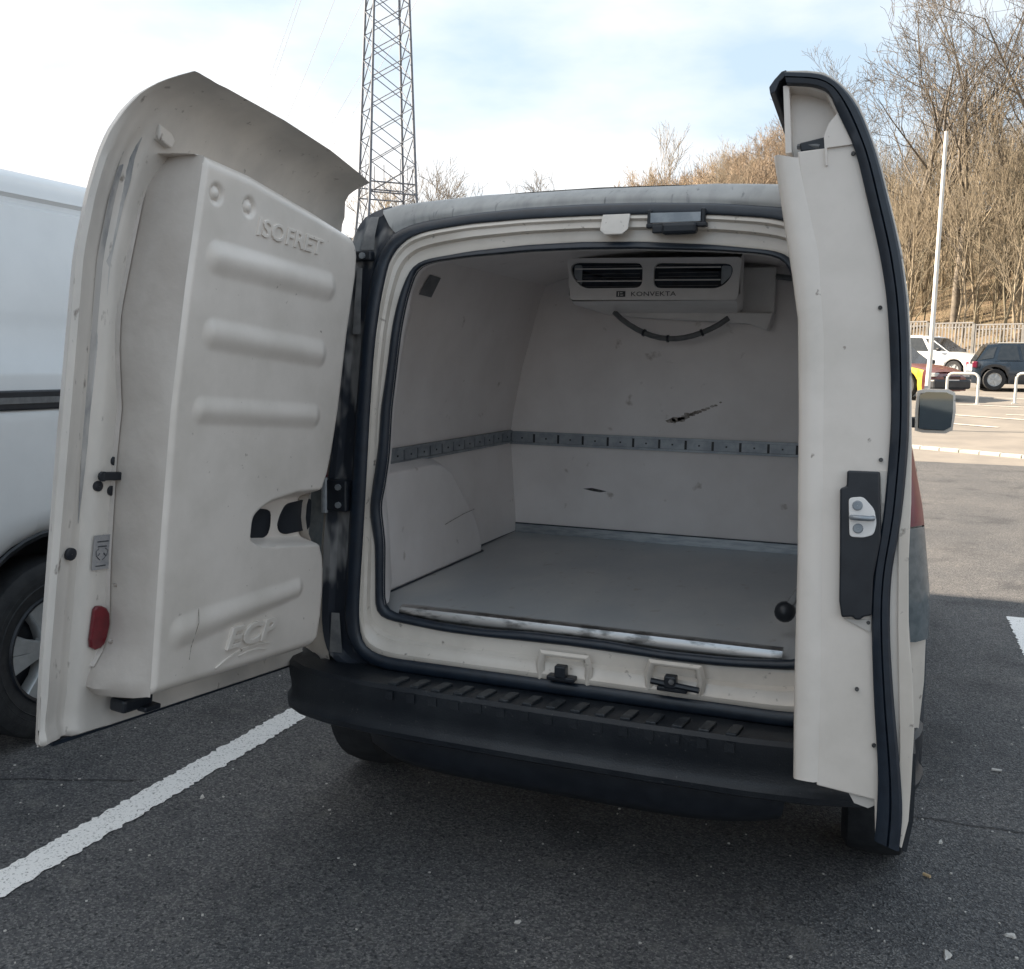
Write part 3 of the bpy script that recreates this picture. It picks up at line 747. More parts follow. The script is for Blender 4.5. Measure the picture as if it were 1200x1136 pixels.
# strap knob by the right jamb
kn = obj('strap_knob', MB().lathe([(.001, -.03), (.02, -.026), (.03, -.01), (.031, .01), (.022, .026), (.001, .03)], lambda a, b, h: (.585 + a, .30 + h, .70 + b), 16), M['black'], van, smooth=60)
obj('strap_cord', MB().tube([(.59, .30, .71), (.62, .33, .76), (.66, .38, .82), (.70, .40, .95)], .012, 6), M['hose'], kn, smooth=60)

# strikers and latches on the frame
for x, z in ((-.004, .535), (.322, .548)):
    st = obj('striker', MB().box((x, -.012, z - .022), (.085, .035, .014)).box((x + (.0 if x < .1 else -.005), -.02, z), (.034, .03, .035)), M['black'], van, bevel=.004)
    obj('striker_pocket', MB().grid([[(x + a * w, y, z + b * h) for a, b in ((-1, -1.0), (-1.06, .2), (-.92, 1), (.92, 1), (1.06, .2), (1, -1.0))] for w, h, y in ((.082, .048, .006), (.074, .041, -.003), (.068, .036, -.002), (.060, .031, .009))]), M['paint'], st, smooth=50)
    if x > .1:
        obj('striker_pin', MB().tube([(x - .06, -.026, z - .004), (x + .075, -.026, z - .014)], .009, 8), M['black'], st)
        obj('striker_bolt', MB().tube([(x, -.034, z + .004), (x, -.040, z + .004)], .008, 8), M['steel'], st)
def surf_box(name, x, z, d, m, off=-.01, **k):
    return obj(name, MB().box((x, NZ(z) + off, z), d), m, van, **k)
obj('frame_tab', MB().prism([(.06, 1.835), (.14, 1.835), (.14, 1.79), (.125, 1.776), (.075, 1.776), (.06, 1.79)], lambda a, b, d: (a, NZ(b) - .002 - d, b), 0, .008), M['door_paint'], van, bevel=.003)
tl = surf_box('top_latch', .285, 1.786, (.095, .03, .030), M['black'], -.012, bevel=.008)
obj('latch_plate', MB().prism([(-.068, .030), (.068, .028), (.068, .004), (-.068, .004)], lambda a, b, d: (.272 + a, NZ(1.8) - .012 - d, 1.80 + b), 0, .006), M['galv'], tl)
obj('latch_frame', MB().box((.275, NZ(1.8) - .008, 1.796), (.165, .024, .012)).box((.225, NZ(1.8) - .012, 1.786), (.03, .02, .02)).box((.200, NZ(1.8) - .006, 1.814), (.012, .02, .05)).box((.346, NZ(1.8) - .006, 1.814), (.012, .02, .05)), M['black'], tl, bevel=.003)

# evaporator unit under the ceiling
EY = 1.20
ev = obj('evaporator_unit', MB().grid([[(x, y, z) for x, z in pts] for y, pts in (
    (EY + .012, [(-.405, 1.836), (-.408, 1.70), (-.392, 1.672), (.262, 1.672), (.278, 1.70), (.275, 1.828)]),
    (EY + .06, [(-.42, 1.86), (-.424, 1.69), (-.40, 1.662), (.262, 1.662), (.280, 1.69), (.278, 1.86)]),
    (YB - .002, [(-.40, 1.875), (-.40, 1.66), (-.37, 1.64), (.20, 1.64), (.225, 1.66), (.22, 1.86)]))]), M['evap'], van, smooth=40)
def rpoly(pts, r, n=5):
    out = []
    k = len(pts)
    for i in range(k):
        p, a, b = Vector(pts[i]), Vector(pts[i - 1]), Vector(pts[(i + 1) % k])
        da, db = (a - p).normalized(), (b - p).normalized()
        for j in range(n + 1):
            t = j / n
            q0, q1 = p + da * r, p + db * r
            q = (q0 * (1 - t) + p * t) * (1 - t) + (p * (1 - t) + q1 * t) * t
            out.append((q.x, q.y))
    return out
def plate_with_holes(outer, holes, depth):
    c = bpy.data.curves.new('outline', 'CURVE'); c.dimensions = '2D'; c.fill_mode = 'BOTH'; c.extrude = depth / 2
    for pl in [outer] + holes:
        sp = c.splines.new('POLY'); sp.points.add(len(pl) - 1); sp.use_cyclic_u = True
        for q, p in zip(sp.points, pl): q.co = (p[0], p[1], 0, 1)
    o = bpy.data.objects.new('outline', c); COL.objects.link(o); bpy.context.view_layer.update()
    me = o.to_mesh(); vs = [tuple(v.co) for v in me.vertices]; fs = [tuple(p.vertices) for p in me.polygons]
    o.to_mesh_clear(); bpy.data.objects.remove(o); bpy.data.curves.remove(c)
    return vs, fs
hl = rpoly([(-.395, 1.825), (-.100, 1.818), (-.100, 1.722), (-.345, 1.722), (-.395, 1.775)], .03)
hr = rpoly([(-.055, 1.817), (.250, 1.808), (.250, 1.760), (.205, 1.716), (-.055, 1.720)], .03)
vs, fs = plate_with_holes(rpoly([(-.412, 1.842), (.282, 1.832), (.272, 1.672), (-.396, 1.676)], .02), [hl, hr], .014)
obj('front_plate', MB().add([(x, EY - z, y) for x, y, z in vs], fs), M['evap'], ev)
for h, x0, x1 in ((hl, -.36, -.105), (hr, -.05, .203)):
    obj('coil_core', MB().prism(h, lambda a, b, d: (a, EY + .012 + d, b), 0, .004), M['evap_in'], ev)
    for zz in (1.800, 1.752):
        obj('guard_wire', MB().tube([(x0 - .02, EY + .002, zz), (x1, EY + .002, zz - .003)], .0028, 5), M['evap'], ev)
    for zz in (1.815, 1.785, 1.77, 1.735): 
        obj('fin_bar', MB().box(((x0 + x1) / 2, EY + .009, zz - .006), (x1 - x0 - .02, .003, .002)), M['hose'], ev)
for pts in ([(-.385, 1.815), (-.352, 1.815), (-.352, 1.735), (-.385, 1.772)], [(.205, 1.803), (.243, 1.80), (.243, 1.765), (.205, 1.728)]):
    obj('grille_end', MB().prism(rpoly(pts, .01), lambda a, b, d: (a, EY + .007 + d, b), 0, .003), M['galv'], ev)
vs, fs = text_mesh('KONVEKTA', .0245, .001, spacing=1.05)
sx = 1.35
obj('maker_lettering', MB().add([(-.055 + x * sx, EY - .0085 - z * .5, 1.697 + y) for x, y, z in vs], fs), M['ink'], ev)
obj('maker_logo', MB().box((-.185, EY - .008, 1.6985), (.036, .003, .022)), M['ink'], ev)
obj('maker_logo_bar', MB().box((-.194, EY - .0098, 1.6985), (.004, .0015, .016)).box((-.183, EY - .0098, 1.703), (.010, .0015, .003)).box((-.181, EY - .0098, 1.694), (.012, .0015, .003)), M['evap'], ev)
bk = obj('drip_tray', MB().prism([(-.36, 1.655), (.36, 1.645), (.34, 1.57), (.26, 1.60), (-.30, 1.63)], lambda a, b, d: (a, YB - .004 - d, b), 0, .10), M['evap'], ev, bevel=.006)
obj('side_bracket', MB().box((.285, YB - .035, 1.74), (.15, .06, .19)), M['evap'], ev, bevel=.005)
obj('pipe_run', MB().tube([(.33, YB - .05, 1.80), (.45, YB - .05, 1.785), (.62, YB - .05, 1.775)], .012, 8), M['hose'], ev)
hp = []
for t in np.linspace(0, 1, 15):
    x = -.30 + .49 * t
    hp.append((x, 1.52 - .03 * math.sin(t * 3.14), 1.645 - .025 * t - .100 * math.sin(math.pi * t) ** .85))
hs = obj('drain_hose', MB().tube(hp, .0115, 8), M['hose'], van, smooth=60)
for i in (4, 7, 11):
    p, q = Vector(hp[i]), Vector(hp[i + 1]); d = (q - p).normalized()
    obj('hose_clip', MB().tube([p - d * .005, p + d * .005], .0155, 8), M['black'], hs)

# ------------------------------------------------------------------ rear doors (modelled closed, then swung on a slightly leaning hinge)
TILT, HX, HY, HZ = R(4.4), .86, .05, .48
def door_matrix(sg, alpha):
    a = Vector((sg * math.sin(TILT), 0, math.cos(TILT)))
    return Matrix.Translation((-sg * HX, HY, HZ)) @ Matrix.Rotation(R(-alpha * sg), 4, a)
def DP(sg):
    return lambda u, n, v: (sg * u, n - HY, v - HZ)
DPROF = [(.43, 0), (1.5, 0), (1.6, 0.0), (1.7, .004), (1.8, .018), (1.86, .035), (1.9, .05), (1.94, .075), (1.965, .10), (1.985, .14), (2.0, .19)]
UE = [(.43, 1.060), (.6, 1.066), (1.56, 1.066), (1.75, 1.045), (1.85, 1.03), (1.93, 1.005), (1.96, .99), (2.0, .965)]
UHG = [(.43, .03), (1.70, .03), (1.80, .09), (1.86, .105), (1.93, .14), (1.96, .19), (2.0, .215)]
VT = [(0, 1.90), (.05, 1.905), (.208, 1.935), (.255, 1.945), (.423, 1.970), (.637, 1.985), (.878, 1.990), (1.06, 1.992)]
P = DP(1)
def dprof(v): return interp(v, DPROF)
def left_sheet(off_fn, nu=46, vl=None):
    rows = []
    vl = vl or [.43, .437, .45, .47, .5, .55] + list(np.linspace(.62, 1.55, 18)) + list(np.linspace(1.59, 1.84, 10)) + [1.86, 1.88, 1.9, 1.92, 1.94, 1.955, 1.97, 1.98, 1.99, 1.996, 2.0]
    for v in vl:
        row = []
        ue, uh = interp(v, UE), interp(v, UHG)
        for j in range(nu + 1):
            t = j / nu
            t = t * t * .55 + t * .45                     # finer near the free edge
            u = ue + (uh - ue) * t
            vt = interp(u, VT); k = sst(1.6, 2.0, v)
            vv = v - (2.0 - vt) * k
            row.append(P(u, dprof(v) + off_fn(ue - u, v, u), vv))
        rows.append(row)
    return rows
def inner_off(d, v, u):
    f = interp(d, [(0, -.006), (.006, .004), (.018, .005), (.026, -.002), (.055, -.004), (.066, -.016), (.088, -.016), (.10, .002), (.125, .003), (.14, .003), (.17, .003), (.2, .006), (2, .006)])
    f *= 1 - sst(1.80, 1.90, v) * .8
    f += interp(v, [(.43, -.006), (.437, .004), (.45, .004), (.47, -.004), (.5, -.004), (.55, 0), (3, 0)])
    return f
mb = MB()
ri = left_sheet(inner_off); ro = left_sheet(lambda d, v, u: -.040 + .034 * (1 - sst(0, .02, d)) - .004 * math.sin(max(0, min(1, (v - .43) / 1.2)) * 3.14))
mb.grid(ri); mb.grid(ro)
nI, k = len(ri), len(ri[0])
for A in ((0, None), (nI - 1, None)):
    i = A[0]
    o = len(mb.v); mb.v += [tuple(p) for p in ri[i]] + [tuple(p) for p in ro[i]]
    mb.f += [(o + j, o + j + 1, o + k + j + 1, o + k + j) for j in range(k - 1)]
for j in (0, k - 1):
    o = len(mb.v); mb.v += [tuple(r[j]) for r in ri] + [tuple(r[j]) for r in ro]
    mb.f += [(o + i, o + i + 1, o + nI + i + 1, o + nI + i) for i in range(nI - 1)]
ML = door_matrix(1, 92)
ld = obj('rear_door', mb, M['door_paint'], van, smooth=45, label='wide left rear door seen from its padded inner side')
ld.matrix_local = ML

# thick moulded inner panel of the left door
UF = [(.553, .905), (.97, .918), (1.24, .922), (1.53, .911), (1.83, .889)]
UH = [(.50, .30), (.552, .268), (.565, .236), (.585, .208), (.65, .202), (.724, .205), (.79, .214), (.826, .224), (.87, .248), (.91, .279), (.945, .292), (.985, .293), (1.01, .285), (1.039, .263), (1.08, .246), (1.145, .234), (1.273, .222), (1.492, .218), (1.66, .205), (1.72, .208), (1.745, .218), (1.765, .240), (1.778, .275)]
VTB = [(.20, 1.768), (.275, 1.777), (.451, 1.801), (.727, 1.829), (.888, 1.832), (1, 1.832)]
VB = .553
def cap_d(u, v, a, b):
    ax, ay = a; bx, by = b
    t = max(0, min(1, ((u - ax) * (bx - ax) + (v - ay) * (by - ay)) / ((bx - ax) ** 2 + (by - ay) ** 2)))
    return math.hypot(u - ax - t * (bx - ax), v - ay - t * (by - ay)), t
def panel_h(u, v, du, dv):
    n = .180
    for a, b, rad, h, tp in (((.825, 1.607), (.36, 1.612), .036, .019, 0), ((.815, 1.428), (.37, 1.424), .034, .018, 0), ((.83, 1.244), (.365, 1.247), .030, .015, 0), ((.83, .702), (.36, .750), .038, .016, .3)):
        d, t = cap_d(u, v, a, b)
        rad *= 1 - tp * t
        if d < rad * 1.25: n += h * .62 * (0.5 + 0.5 * math.cos(math.pi * d / (rad * 1.25))) ** .8
    for cu_, cv_ in ((.848, 1.752), (.727, 1.749)):
        d = math.hypot(u - cu_, v - cv_)
        n -= .008 * math.exp(-((d - .017) / .0055) ** 2)
    # hand recess cut in from the hinge side
    top = interp(u, [(.2, 1.035), (.40, 1.03), (.52, 1.01), (.60, .975)])
    bot = interp(u, [(.2, .868), (.40, .880), (.54, .890), (.60, .91)])
    if u < .60:
        a = sst(-.006, .030, top - v) * sst(-.006, .014, v - bot) * sst(.0, .05, .60 - u)
        n -= .060 * a
    # rounded borders
    for d, rad in ((du, .012), (dv, .030)):
        if d < rad: n -= rad - math.sqrt(max(0, rad * rad - (rad - d) ** 2))
    return n
NU, NV = 170, 270
rows = []
for i in range(NV + 1):
    ti = i / NV
    row = []
    for j in range(NU + 1):
        tj = j / NU
        v = VB + (1.83 - VB) * ti
        for _ in range(3):
            uf, uh = interp(v, UF), interp(v, UH)
            u = uf + (uh - uf) * tj
            v = VB + (interp(u, VTB) - VB) * ti
        cr_ = .03
        duh = (u - uh)
        vt = interp(u, VTB)
        n = panel_h(u, v, min(uf - u, 1), min(v - VB, vt - v, duh))
        row.append((u, n, v))
    rows.append(row)
per = [rows[0][j] for j in range(NU + 1)] + [rows[i][NU] for i in range(1, NV + 1)] + [rows[NV][j] for j in range(NU - 1, -1, -1)]
mb = MB(); mb.grid([[P(*p) for p in r] for r in rows])
mb.grid([[P(*p) for p in per], [P(p[0], .14, p[2]) for p in per], [P(p[0], .016, p[2]) for p in per]])
lp = obj('inner_panel', mb, M['gelcoat'], ld, smooth=38)
# its bare sandy side wall towards the free edge, slightly ragged
BASE = [(.529, .924), (.549, .948), (.587, .941), (.64, .905), (.686, .893), (.867, .908), (1.11, .916), (1.227, .914), (1.364, .937), (1.451, .942), (1.609, .920), (1.76, .897), (1.849, .845)]
rr = random.Random(5)
rows = []
for i in range(61):
    t = i / 60
    vf = .552 + (1.829 - .552) * t; vb = .530 + (1.845 - .530) * t
    uf, ub = interp(vf, UF), interp(vb, BASE)
    w1, w2 = rr.uniform(-.0015, .0015), rr.uniform(-.002, .002)
    rows.append([P(ub - .006, .0, vb), P(ub - .002, .030, vb), P(ub * .7 + uf * .3 + .004 + w2, .075, vb * .7 + vf * .3), P(ub * .35 + uf * .65 + .004 + w1, .13, vb * .35 + vf * .65), P(uf + .003, .160, vf), P(uf - .001, .1685, vf)])
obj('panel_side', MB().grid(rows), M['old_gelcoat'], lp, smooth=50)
mb = MB()
for i in range(36):
    t = i / 35; v = .60 + 1.22 * t
    mb.v += [P(interp(v, BASE) - .010, .004, v), P(interp(v, BASE) + .000, .014, v), P(interp(v, BASE) + .004, .003, v)]
mb.f = [(3 * i + a, 3 * i + b, 3 * i + 3 + b, 3 * i + 3 + a) for i in range(35) for a, b in ((0, 1), (1, 2))]
obj('panel_gasket', mb, M['foam'], lp, smooth=60)
# weathered trace in the groove along the free edge
rows = []
for v in np.linspace(.95, 1.90, 60):
    ue = interp(v, UE); w = interp(v, [(.95, .001), (1.1, .007), (1.25, .012), (1.45, .018), (1.75, .022), (1.86, .014), (1.9, .001)])
    rows.append([P(ue - d, dprof(v) + inner_off(d, v, ue - d) + .0012, v) for d in (.077 - w, .077 - w * .5, .077, .077 + w * .5, .077 + w)])
obj('weathered_streak', MB().grid(rows), M['weathered'], ld)
# dark fixings on the flange
def disc(u, v, rad, n0, h, name, m, par, sg=1, k=14):
    Q = DP(sg)
    return obj(name, MB().lathe([(.0005, n0 + h), (rad * .8, n0 + h), (rad, n0 + h * .5), (rad, n0 - .006)], lambda a, b, hh: Q(u + a, hh, v + b), k), m, par, smooth=40)
for u, v, rad in ((.912, 1.100, .0125), (.957, 1.040, .0125), (.915, 1.028, .0125), (1.022, .883, .015)):
    disc(u, v, rad, .006, .003, 'hole_plug', M['black'], ld)
for u, v, rad, n0 in ((.872, 1.872, .007, .05), (.925, 1.40, .005, .03), (.90, .80, .005, .03), (.90, .66, .005, .03)):
    disc(u, v, rad, n0, .004, 'panel_screw', M['scuff_brown'], ld)
obj('corner_bracket', MB().prism([(.915, 1.893), (.912, 1.858), (.868, 1.848), (.860, 1.868), (.874, 1.883)], lambda a, b, d: P(a, d, b), .030, .056), M['door_paint'], ld, bevel=.004)
la = obj('door_latch', MB().box(P(.872, .038, 1.066), (.062, .03, .044)), M['black'], ld, bevel=.004)
obj('latch_arm', MB().box(P(.925, .022, 1.066), (.085, .014, .020)), M['black'], la, bevel=.003)
obj('latch_tip', MB().tube([P(.965, .020, 1.066), P(.965, .028, 1.066)], .012, 10), M['black'], la)
stk = obj('notice_sticker', MB().prism([(.908, .838), (.960, .838), (.960, .922), (.908, .922)], lambda a, b, d: P(a, .008 + d, b), 0, .0012), M['sticker'], ld)
mb = MB()
for x0, z0, x1, z1 in ((.915, .905, .95, .908), (.92, .893, .948, .896), (.918, .846, .950, .849)): mb.add([P(x0, .0098, z0), P(x1, .0098, z0), P(x1, .0098, z1), P(x0, .0098, z1)], [(0, 1, 2, 3)])
for s_ in (-1, 1):
    mb.tube([P(.934 + s_ * .004, .0100, .862), P(.934 + s_ * .016, .0100, .872), P(.934 + s_ * .018, .0100, .884), P(.934 + s_ * .010, .0100, .890)], .0010, 4)
    mb.tube([P(.934 + s_ * .006, .0100, .878), P(.934 + s_ * .012, .0100, .872)], .0014, 4)
obj('sticker_print', mb, M['ink'], stk)
rp = [(.892 + .0, .652), (.897, .743), (.905, .752), (.925, .752), (.94, .742), (.948, .72), (.951, .66), (.946, .65), (.925, .642), (.905, .643)]
rp = [(.898, .668), (.893, .70), (.897, .726), (.908, .741), (.922, .748), (.938, .750), (.9455, .742), (.950, .668), (.947, .650), (.932, .641), (.916, .643), (.904, .652)]
obj('reflector', MB().prism(rp, lambda a, b, d: P(a, .004 + d, b), 0, .012), M['red_lens'], ld, bevel=.004)
bl = obj('bottom_latch', MB().box(P(.83, .045, .497), (.10, .05, .035)), M['black'], ld, bevel=.008)
obj('latch_hook', MB().box(P(.80, .075, .482), (.055, .03, .014)), M['black'], bl, bevel=.004)
# two dark handle openings in the hand recess
h1 = rpoly([(.527, .985), (.447, .975), (.437, .955), (.437, .915), (.455, .896), (.527, .900)], .016)
h2 = rpoly([(.40, .945), (.372, .988), (.245, 1.000), (.240, .905), (.370, .898), (.400, .915)], .020)
obj('handle_opening', MB().prism(h1, lambda a, b, d: P(a, .1195 + d, b), 0, .004), M['black'], lp, bevel=.0015)
obj('handle_opening', MB().prism(h2, lambda a, b, d: P(a, .1195 + d, b), 0, .004), M['black'], lp, bevel=.0015)
# raised lettering
def letters(body, size, cu_, cv_, sx, shear, name, drop=0.0, ext=.0035, rot=0.0, spacing=1.0, n0=.180, bold=.0003):
    vs, fs = text_mesh(body, size, ext, shear, .0012, spacing, bold=bold)
    c_, s_ = math.cos(rot), math.sin(rot)
    pts = []
    for x, y, z in vs:
        x *= sx; x, y = x * c_ - y * s_, x * s_ + y * c_
        pts.append(P(cu_ - x, n0 + z - .0015, cv_ + y))
    return obj(name, MB().add(pts, fs), M['gelcoat'], lp)
letters('ISOFRET', .060, .552, 1.709, 1.22, .10, 'raised_lettering', ext=.0045, spacing=1.06)
letters('ECP', .076, .562, .650, 1.42, .22, 'raised_lettering', spacing=1.10, ext=.009, bold=.0016)
sw = [(.690, .582), (.66, .594), (.62, .606), (.58, .613), (.54, .616), (.49, .613), (.468, .610)]
obj('raised_swoosh', MB().grid([[P(u, .1785, v - w), P(u, .1835, v - w * .6), P(u, .1835, v + w * .6), P(u, .1785, v + w)] for (u, v), w in zip(sw, (.001, .003, .004, .0045, .004, .003, .001))]), M['gelcoat'], lp, smooth=60)
obj('raised_swoosh', MB().grid([[P(u, .1785, v - w), P(u, .1835, v - w * .6), P(u, .1835, v + w * .6), P(u, .1785, v + w)] for (u, v), w in zip([(.60, .597), (.56, .602), (.52, .602), (.48, .594)], (.001, .003, .003, .001))]), M['gelcoat'], lp, smooth=60)
obj('scratch', MB().tube([P(.775, .1805, .752), P(.786, .1945, .72), P(.790, .1805, .655), P(.792, .1805, .625)], .0012, 4), M['scuff_brown'], lp)
# rubber lip under the door
obj('bottom_seal', MB().box(P(.50, -.022, .424), (1.03, .026, .010)), M['rubber'], ld)

# ---- right door: its free edge faces the camera
Q = DP(-1)
UR = .62
rd = None
outer = [(-.006, .392), (-.020, .45), (-.026, .52), (-.034, .64), (-.033, .74), (-.027, .84), (-.029, .98), (-.036, 1.10), (-.039, 1.22), (-.041, 1.35), (-.041, 1.42), (-.038, 1.51), (-.027, 1.61), (-.009, 1.70), (.014, 1.81), (.033, 1.87), (.048, 1.912), (.064, 1.94), (.084, 1.964), (.115, 1.990), (.150, 2.000), (.190, 2.006)]
inner_l = [(.160, .505), (.154, .60), (.148, .80), (.142, 1.0), (.138, 1.168), (.133, 1.298), (.130, 1.452), (.137, 1.623), (.156, 1.72), (.169, 1.80), (.172, 1.838)]
poly = outer + [(.190, 1.975), (.15, 1.966), (.112, 1.948), (.092, 1.902), (.080, 1.838)] + inner_l[::-1] + [(.045, .485), (.045, .402)]
skin_end = outer + [(.192, 1.985), (.120, 1.962), (.086, 1.92), (.06, 1.85), (.03, 1.75), (.0, 1.62), (-.012, 1.5), (-.012, 1.1), (-.006, .85), (-.006, .60), (.004, .40)]
mb = MB()
def q3(a, b, d): return Q(d, a, b)
mb.prism(poly, q3, .03, UR - .004)
rdo = obj('rear_door', mb, M['gelcoat'], van, bevel=.003, label='narrow right rear door seen end-on with its lock and striker plate')
rdo.matrix_local = door_matrix(-1, 90)
obj('outer_skin', MB().prism(skin_end, q3, .028, UR + .004), M['paint'], rdo, bevel=.002)
# upper hollow of the door
obj('upper_shell', MB().prism([(.190, 1.838), (.192, 1.978), (.150, 1.970), (.105, 1.945), (.080, 1.90), (.060, 1.838)], q3, .05, UR - .05), M['gelcoat'], rdo)
obj('upper_lip', MB().prism([(.196, 1.838), (.198, 1.978), (.186, 1.977), (.184, 1.838)], q3, .05, UR - .004), M['gelcoat'], rdo)
obj('upper_fin', MB().prism([(.116, 1.80), (.1185, 1.86), (.108, 1.885), (.085, 1.91), (.070, 1.88), (.055, 1.836), (.1125, 1.836), (.1125, 1.80)], q3, UR - .03, UR + .002), M['gelcoat'], rdo)
tlk = obj('top_lock', MB().prism([(.166, 1.838), (.112, 1.834), (.113, 1.862), (.150, 1.858), (.168, 1.856)], q3, UR - .045, UR - .006), M['black'], rdo, bevel=.003)
obj('lock_cable', MB().tube([Q(UR - .02, .172, 1.852), Q(UR - .012, .150, 1.850), Q(UR - .008, .128, 1.842)], .006, 6), M['hose'], tlk)
# moulded block on the inner side
left = [(.208, .515), (.202, .713), (.190, .98), (.181, 1.30), (.179, 1.49), (.188, 1.576), (.200, 1.67), (.221, 1.836)]
ridge = [(.156, .512), (.146, .70), (.138, .98), (.128, 1.298), (.125, 1.452), (.132, 1.623), (.166, 1.80), (.172, 1.826)]
rows = []
for (n0, v0), (n1, v1) in zip(left, ridge):
    rows.append([Q(.05, n0, v0), Q(UR - .014, n0, v0), Q(UR - .004, n0 - .003, v0), Q(UR + .001, n0 - .010, v0), Q(UR + .002, (n0 + n1) / 2, (v0 + v1) / 2), Q(UR + .001, n1 + .010, v1), Q(UR - .004, n1 + .002, v1), Q(UR - .006, n1 - .004, v1)])
mb = MB().grid(rows)
for r in (rows[0], rows[-1]):
    o = len(mb.v); mb.v += [tuple(p) for p in r] + [tuple(Q(.05, ridge[0 if r is rows[0] else -1][0], ridge[0 if r is rows[0] else -1][1]))]
    mb.f.append(tuple(range(o, o + len(r) + 1)))
obj('inner_panel', mb, M['gelcoat'], rdo, smooth=50)
# black seal along the free edge
so = [(.194, 2.003), (.119, 1.988), (.086, 1.962), (.050, 1.911), (.017, 1.810), (-.006, 1.700), (-.024, 1.610), (-.035, 1.505), (-.038, 1.410), (-.036, 1.291), (-.033, 1.215), (-.018, 1.070), (.003, .967), (.008, .898), (.009, .812), (.003, .682), (-.006, .553), (-.010, .467), (-.001, .388)]
si = [(.190, 1.977), (.136, 1.966), (.106, 1.949), (.090, 1.902), (.057, 1.826), (.036, 1.716), (.015, 1.611), (.003, 1.521), (-.001, 1.420), (-.002, 1.292), (.003, 1.215), (.017, 1.070), (.036, .967), (.043, .898), (.044, .812), (.042, .682), (.036, .553), (.040, .467), (.046, .404)]
def resamp(pl, n):
    d = [0]
    for a, b in zip(pl, pl[1:]): d.append(d[-1] + math.hypot(b[0] - a[0], b[1] - a[1]))
    return [(float(np.interp(t, d, [p[0] for p in pl])), float(np.interp(t, d, [p[1] for p in pl]))) for t in np.linspace(0, d[-1], n)]
A, B = so, si
fine = lambda pl: [(float(np.interp(t, range(len(pl)), [p[0] for p in pl])), float(np.interp(t, range(len(pl)), [p[1] for p in pl]))) for t in np.linspace(0, len(pl) - 1, 73)]
def sm(pl, it=3):
    for _ in range(it): pl = [pl[0]] + [((a[0] + 2 * b[0] + c[0]) / 4, (a[1] + 2 * b[1] + c[1]) / 4) for a, b, c in zip(pl, pl[1:], pl[2:])] + [pl[-1]]
    return pl
A, B = sm(fine(so)), sm(fine(si))
rows = []
for (n0, v0), (n1, v1) in zip(A, B):
    L = lambda t: (n0 + (n1 - n0) * t, v0 + (v1 - v0) * t)
    rows.append([Q(UR - .01, *L(0)), Q(UR + .008, *L(.0)), Q(UR + .013, *L(.12)), Q(UR + .013, *L(.42)), Q(UR + .007, *L(.46)), Q(UR + .012, *L(.52)), Q(UR + .010, *L(.9)), Q(UR + .006, *L(1)), Q(UR - .012, *L(1))])
obj('edge_seal', MB().grid(rows), M['rubber'], rdo, smooth=40)
obj('top_hook', MB().prism([(.190, 1.996), (.205, 1.985), (.214, 1.966), (.224, 1.962), (.226, 1.978), (.215, 1.992), (.200, 2.006), (.190, 2.008)], q3, .06, UR + .004), M['rubber'], rdo, bevel=.002)
obj('skin_moulding', MB().prism([(-.006, .388), (-.020, .45), (-.026, .52), (-.030, .59), (-.036, .59), (-.034, .52), (-.029, .45), (-.015, .385)], q3, .03, UR + .002), M['plastic'], rdo)
# lock housing and striker plate
lk = obj('lock_housing', MB().prism([(.085, 1.170), (.022, 1.166), (.022, 1.030), (.038, .95), (.043, .872), (.060, .868), (.064, .862), (.076, .862), (.080, .868), (.102, .866), (.106, .90), (.103, 1.00), (.100, 1.133), (.087, 1.138)], q3, UR - .02, UR + .014), M['black'], rdo, bevel=.004)
plate = rpoly([(.083, 1.114), (.055, 1.116), (.034, 1.090), (.030, 1.062), (.036, 1.038), (.056, 1.032), (.083, 1.034)], .008)
pl_ = obj('striker_plate', MB().prism(plate, q3, UR + .013, UR + .019), M['evap'], lk, bevel=.0015)
for v in (1.098, 1.051):
    obj('plate_screw', MB().lathe([(.0005, UR + .024), (.008, UR + .024), (.011, UR + .018)], lambda a, b, h: Q(h, .066 + a, v + b), 14), M['galv'], lk, smooth=40)
obj('striker_bar', MB().tube([Q(UR + .022, .078, 1.074), Q(UR + .034, .072, 1.074), Q(UR + .034, .044, 1.072), Q(UR + .022, .036, 1.072)], .0055, 8), M['galv'], lk, smooth=60)
obj('lock_flange', MB().prism([(.022, 1.168), (.004, 1.166), (.020, 1.04), (.030, .98), (.041, .86), (.098, .862), (.060, .842), (.046, .835), (.036, .90), (.016, 1.04)], q3, UR - .01, UR + .001), M['door_paint'], rdo)
for n_, v_ in ((.062, 1.818), (.016, 1.500), (.020, 1.19), (.050, .855), (.075, .715), (.044, .60)):
    obj('edge_screw', MB().lathe([(.0005, UR + .002), (.004, UR + .002), (.0045, UR - .004)], lambda a, b, h: Q(h, n_ + a, v_ + b), 10), M['scuff_black'], rdo)
obj('bottom_tab', MB().prism([(.10, .500), (.045, .490), (.043, .472), (.058, .464), (.085, .472)], q3, UR - .05, UR - .012), M['door_paint'], rdo)

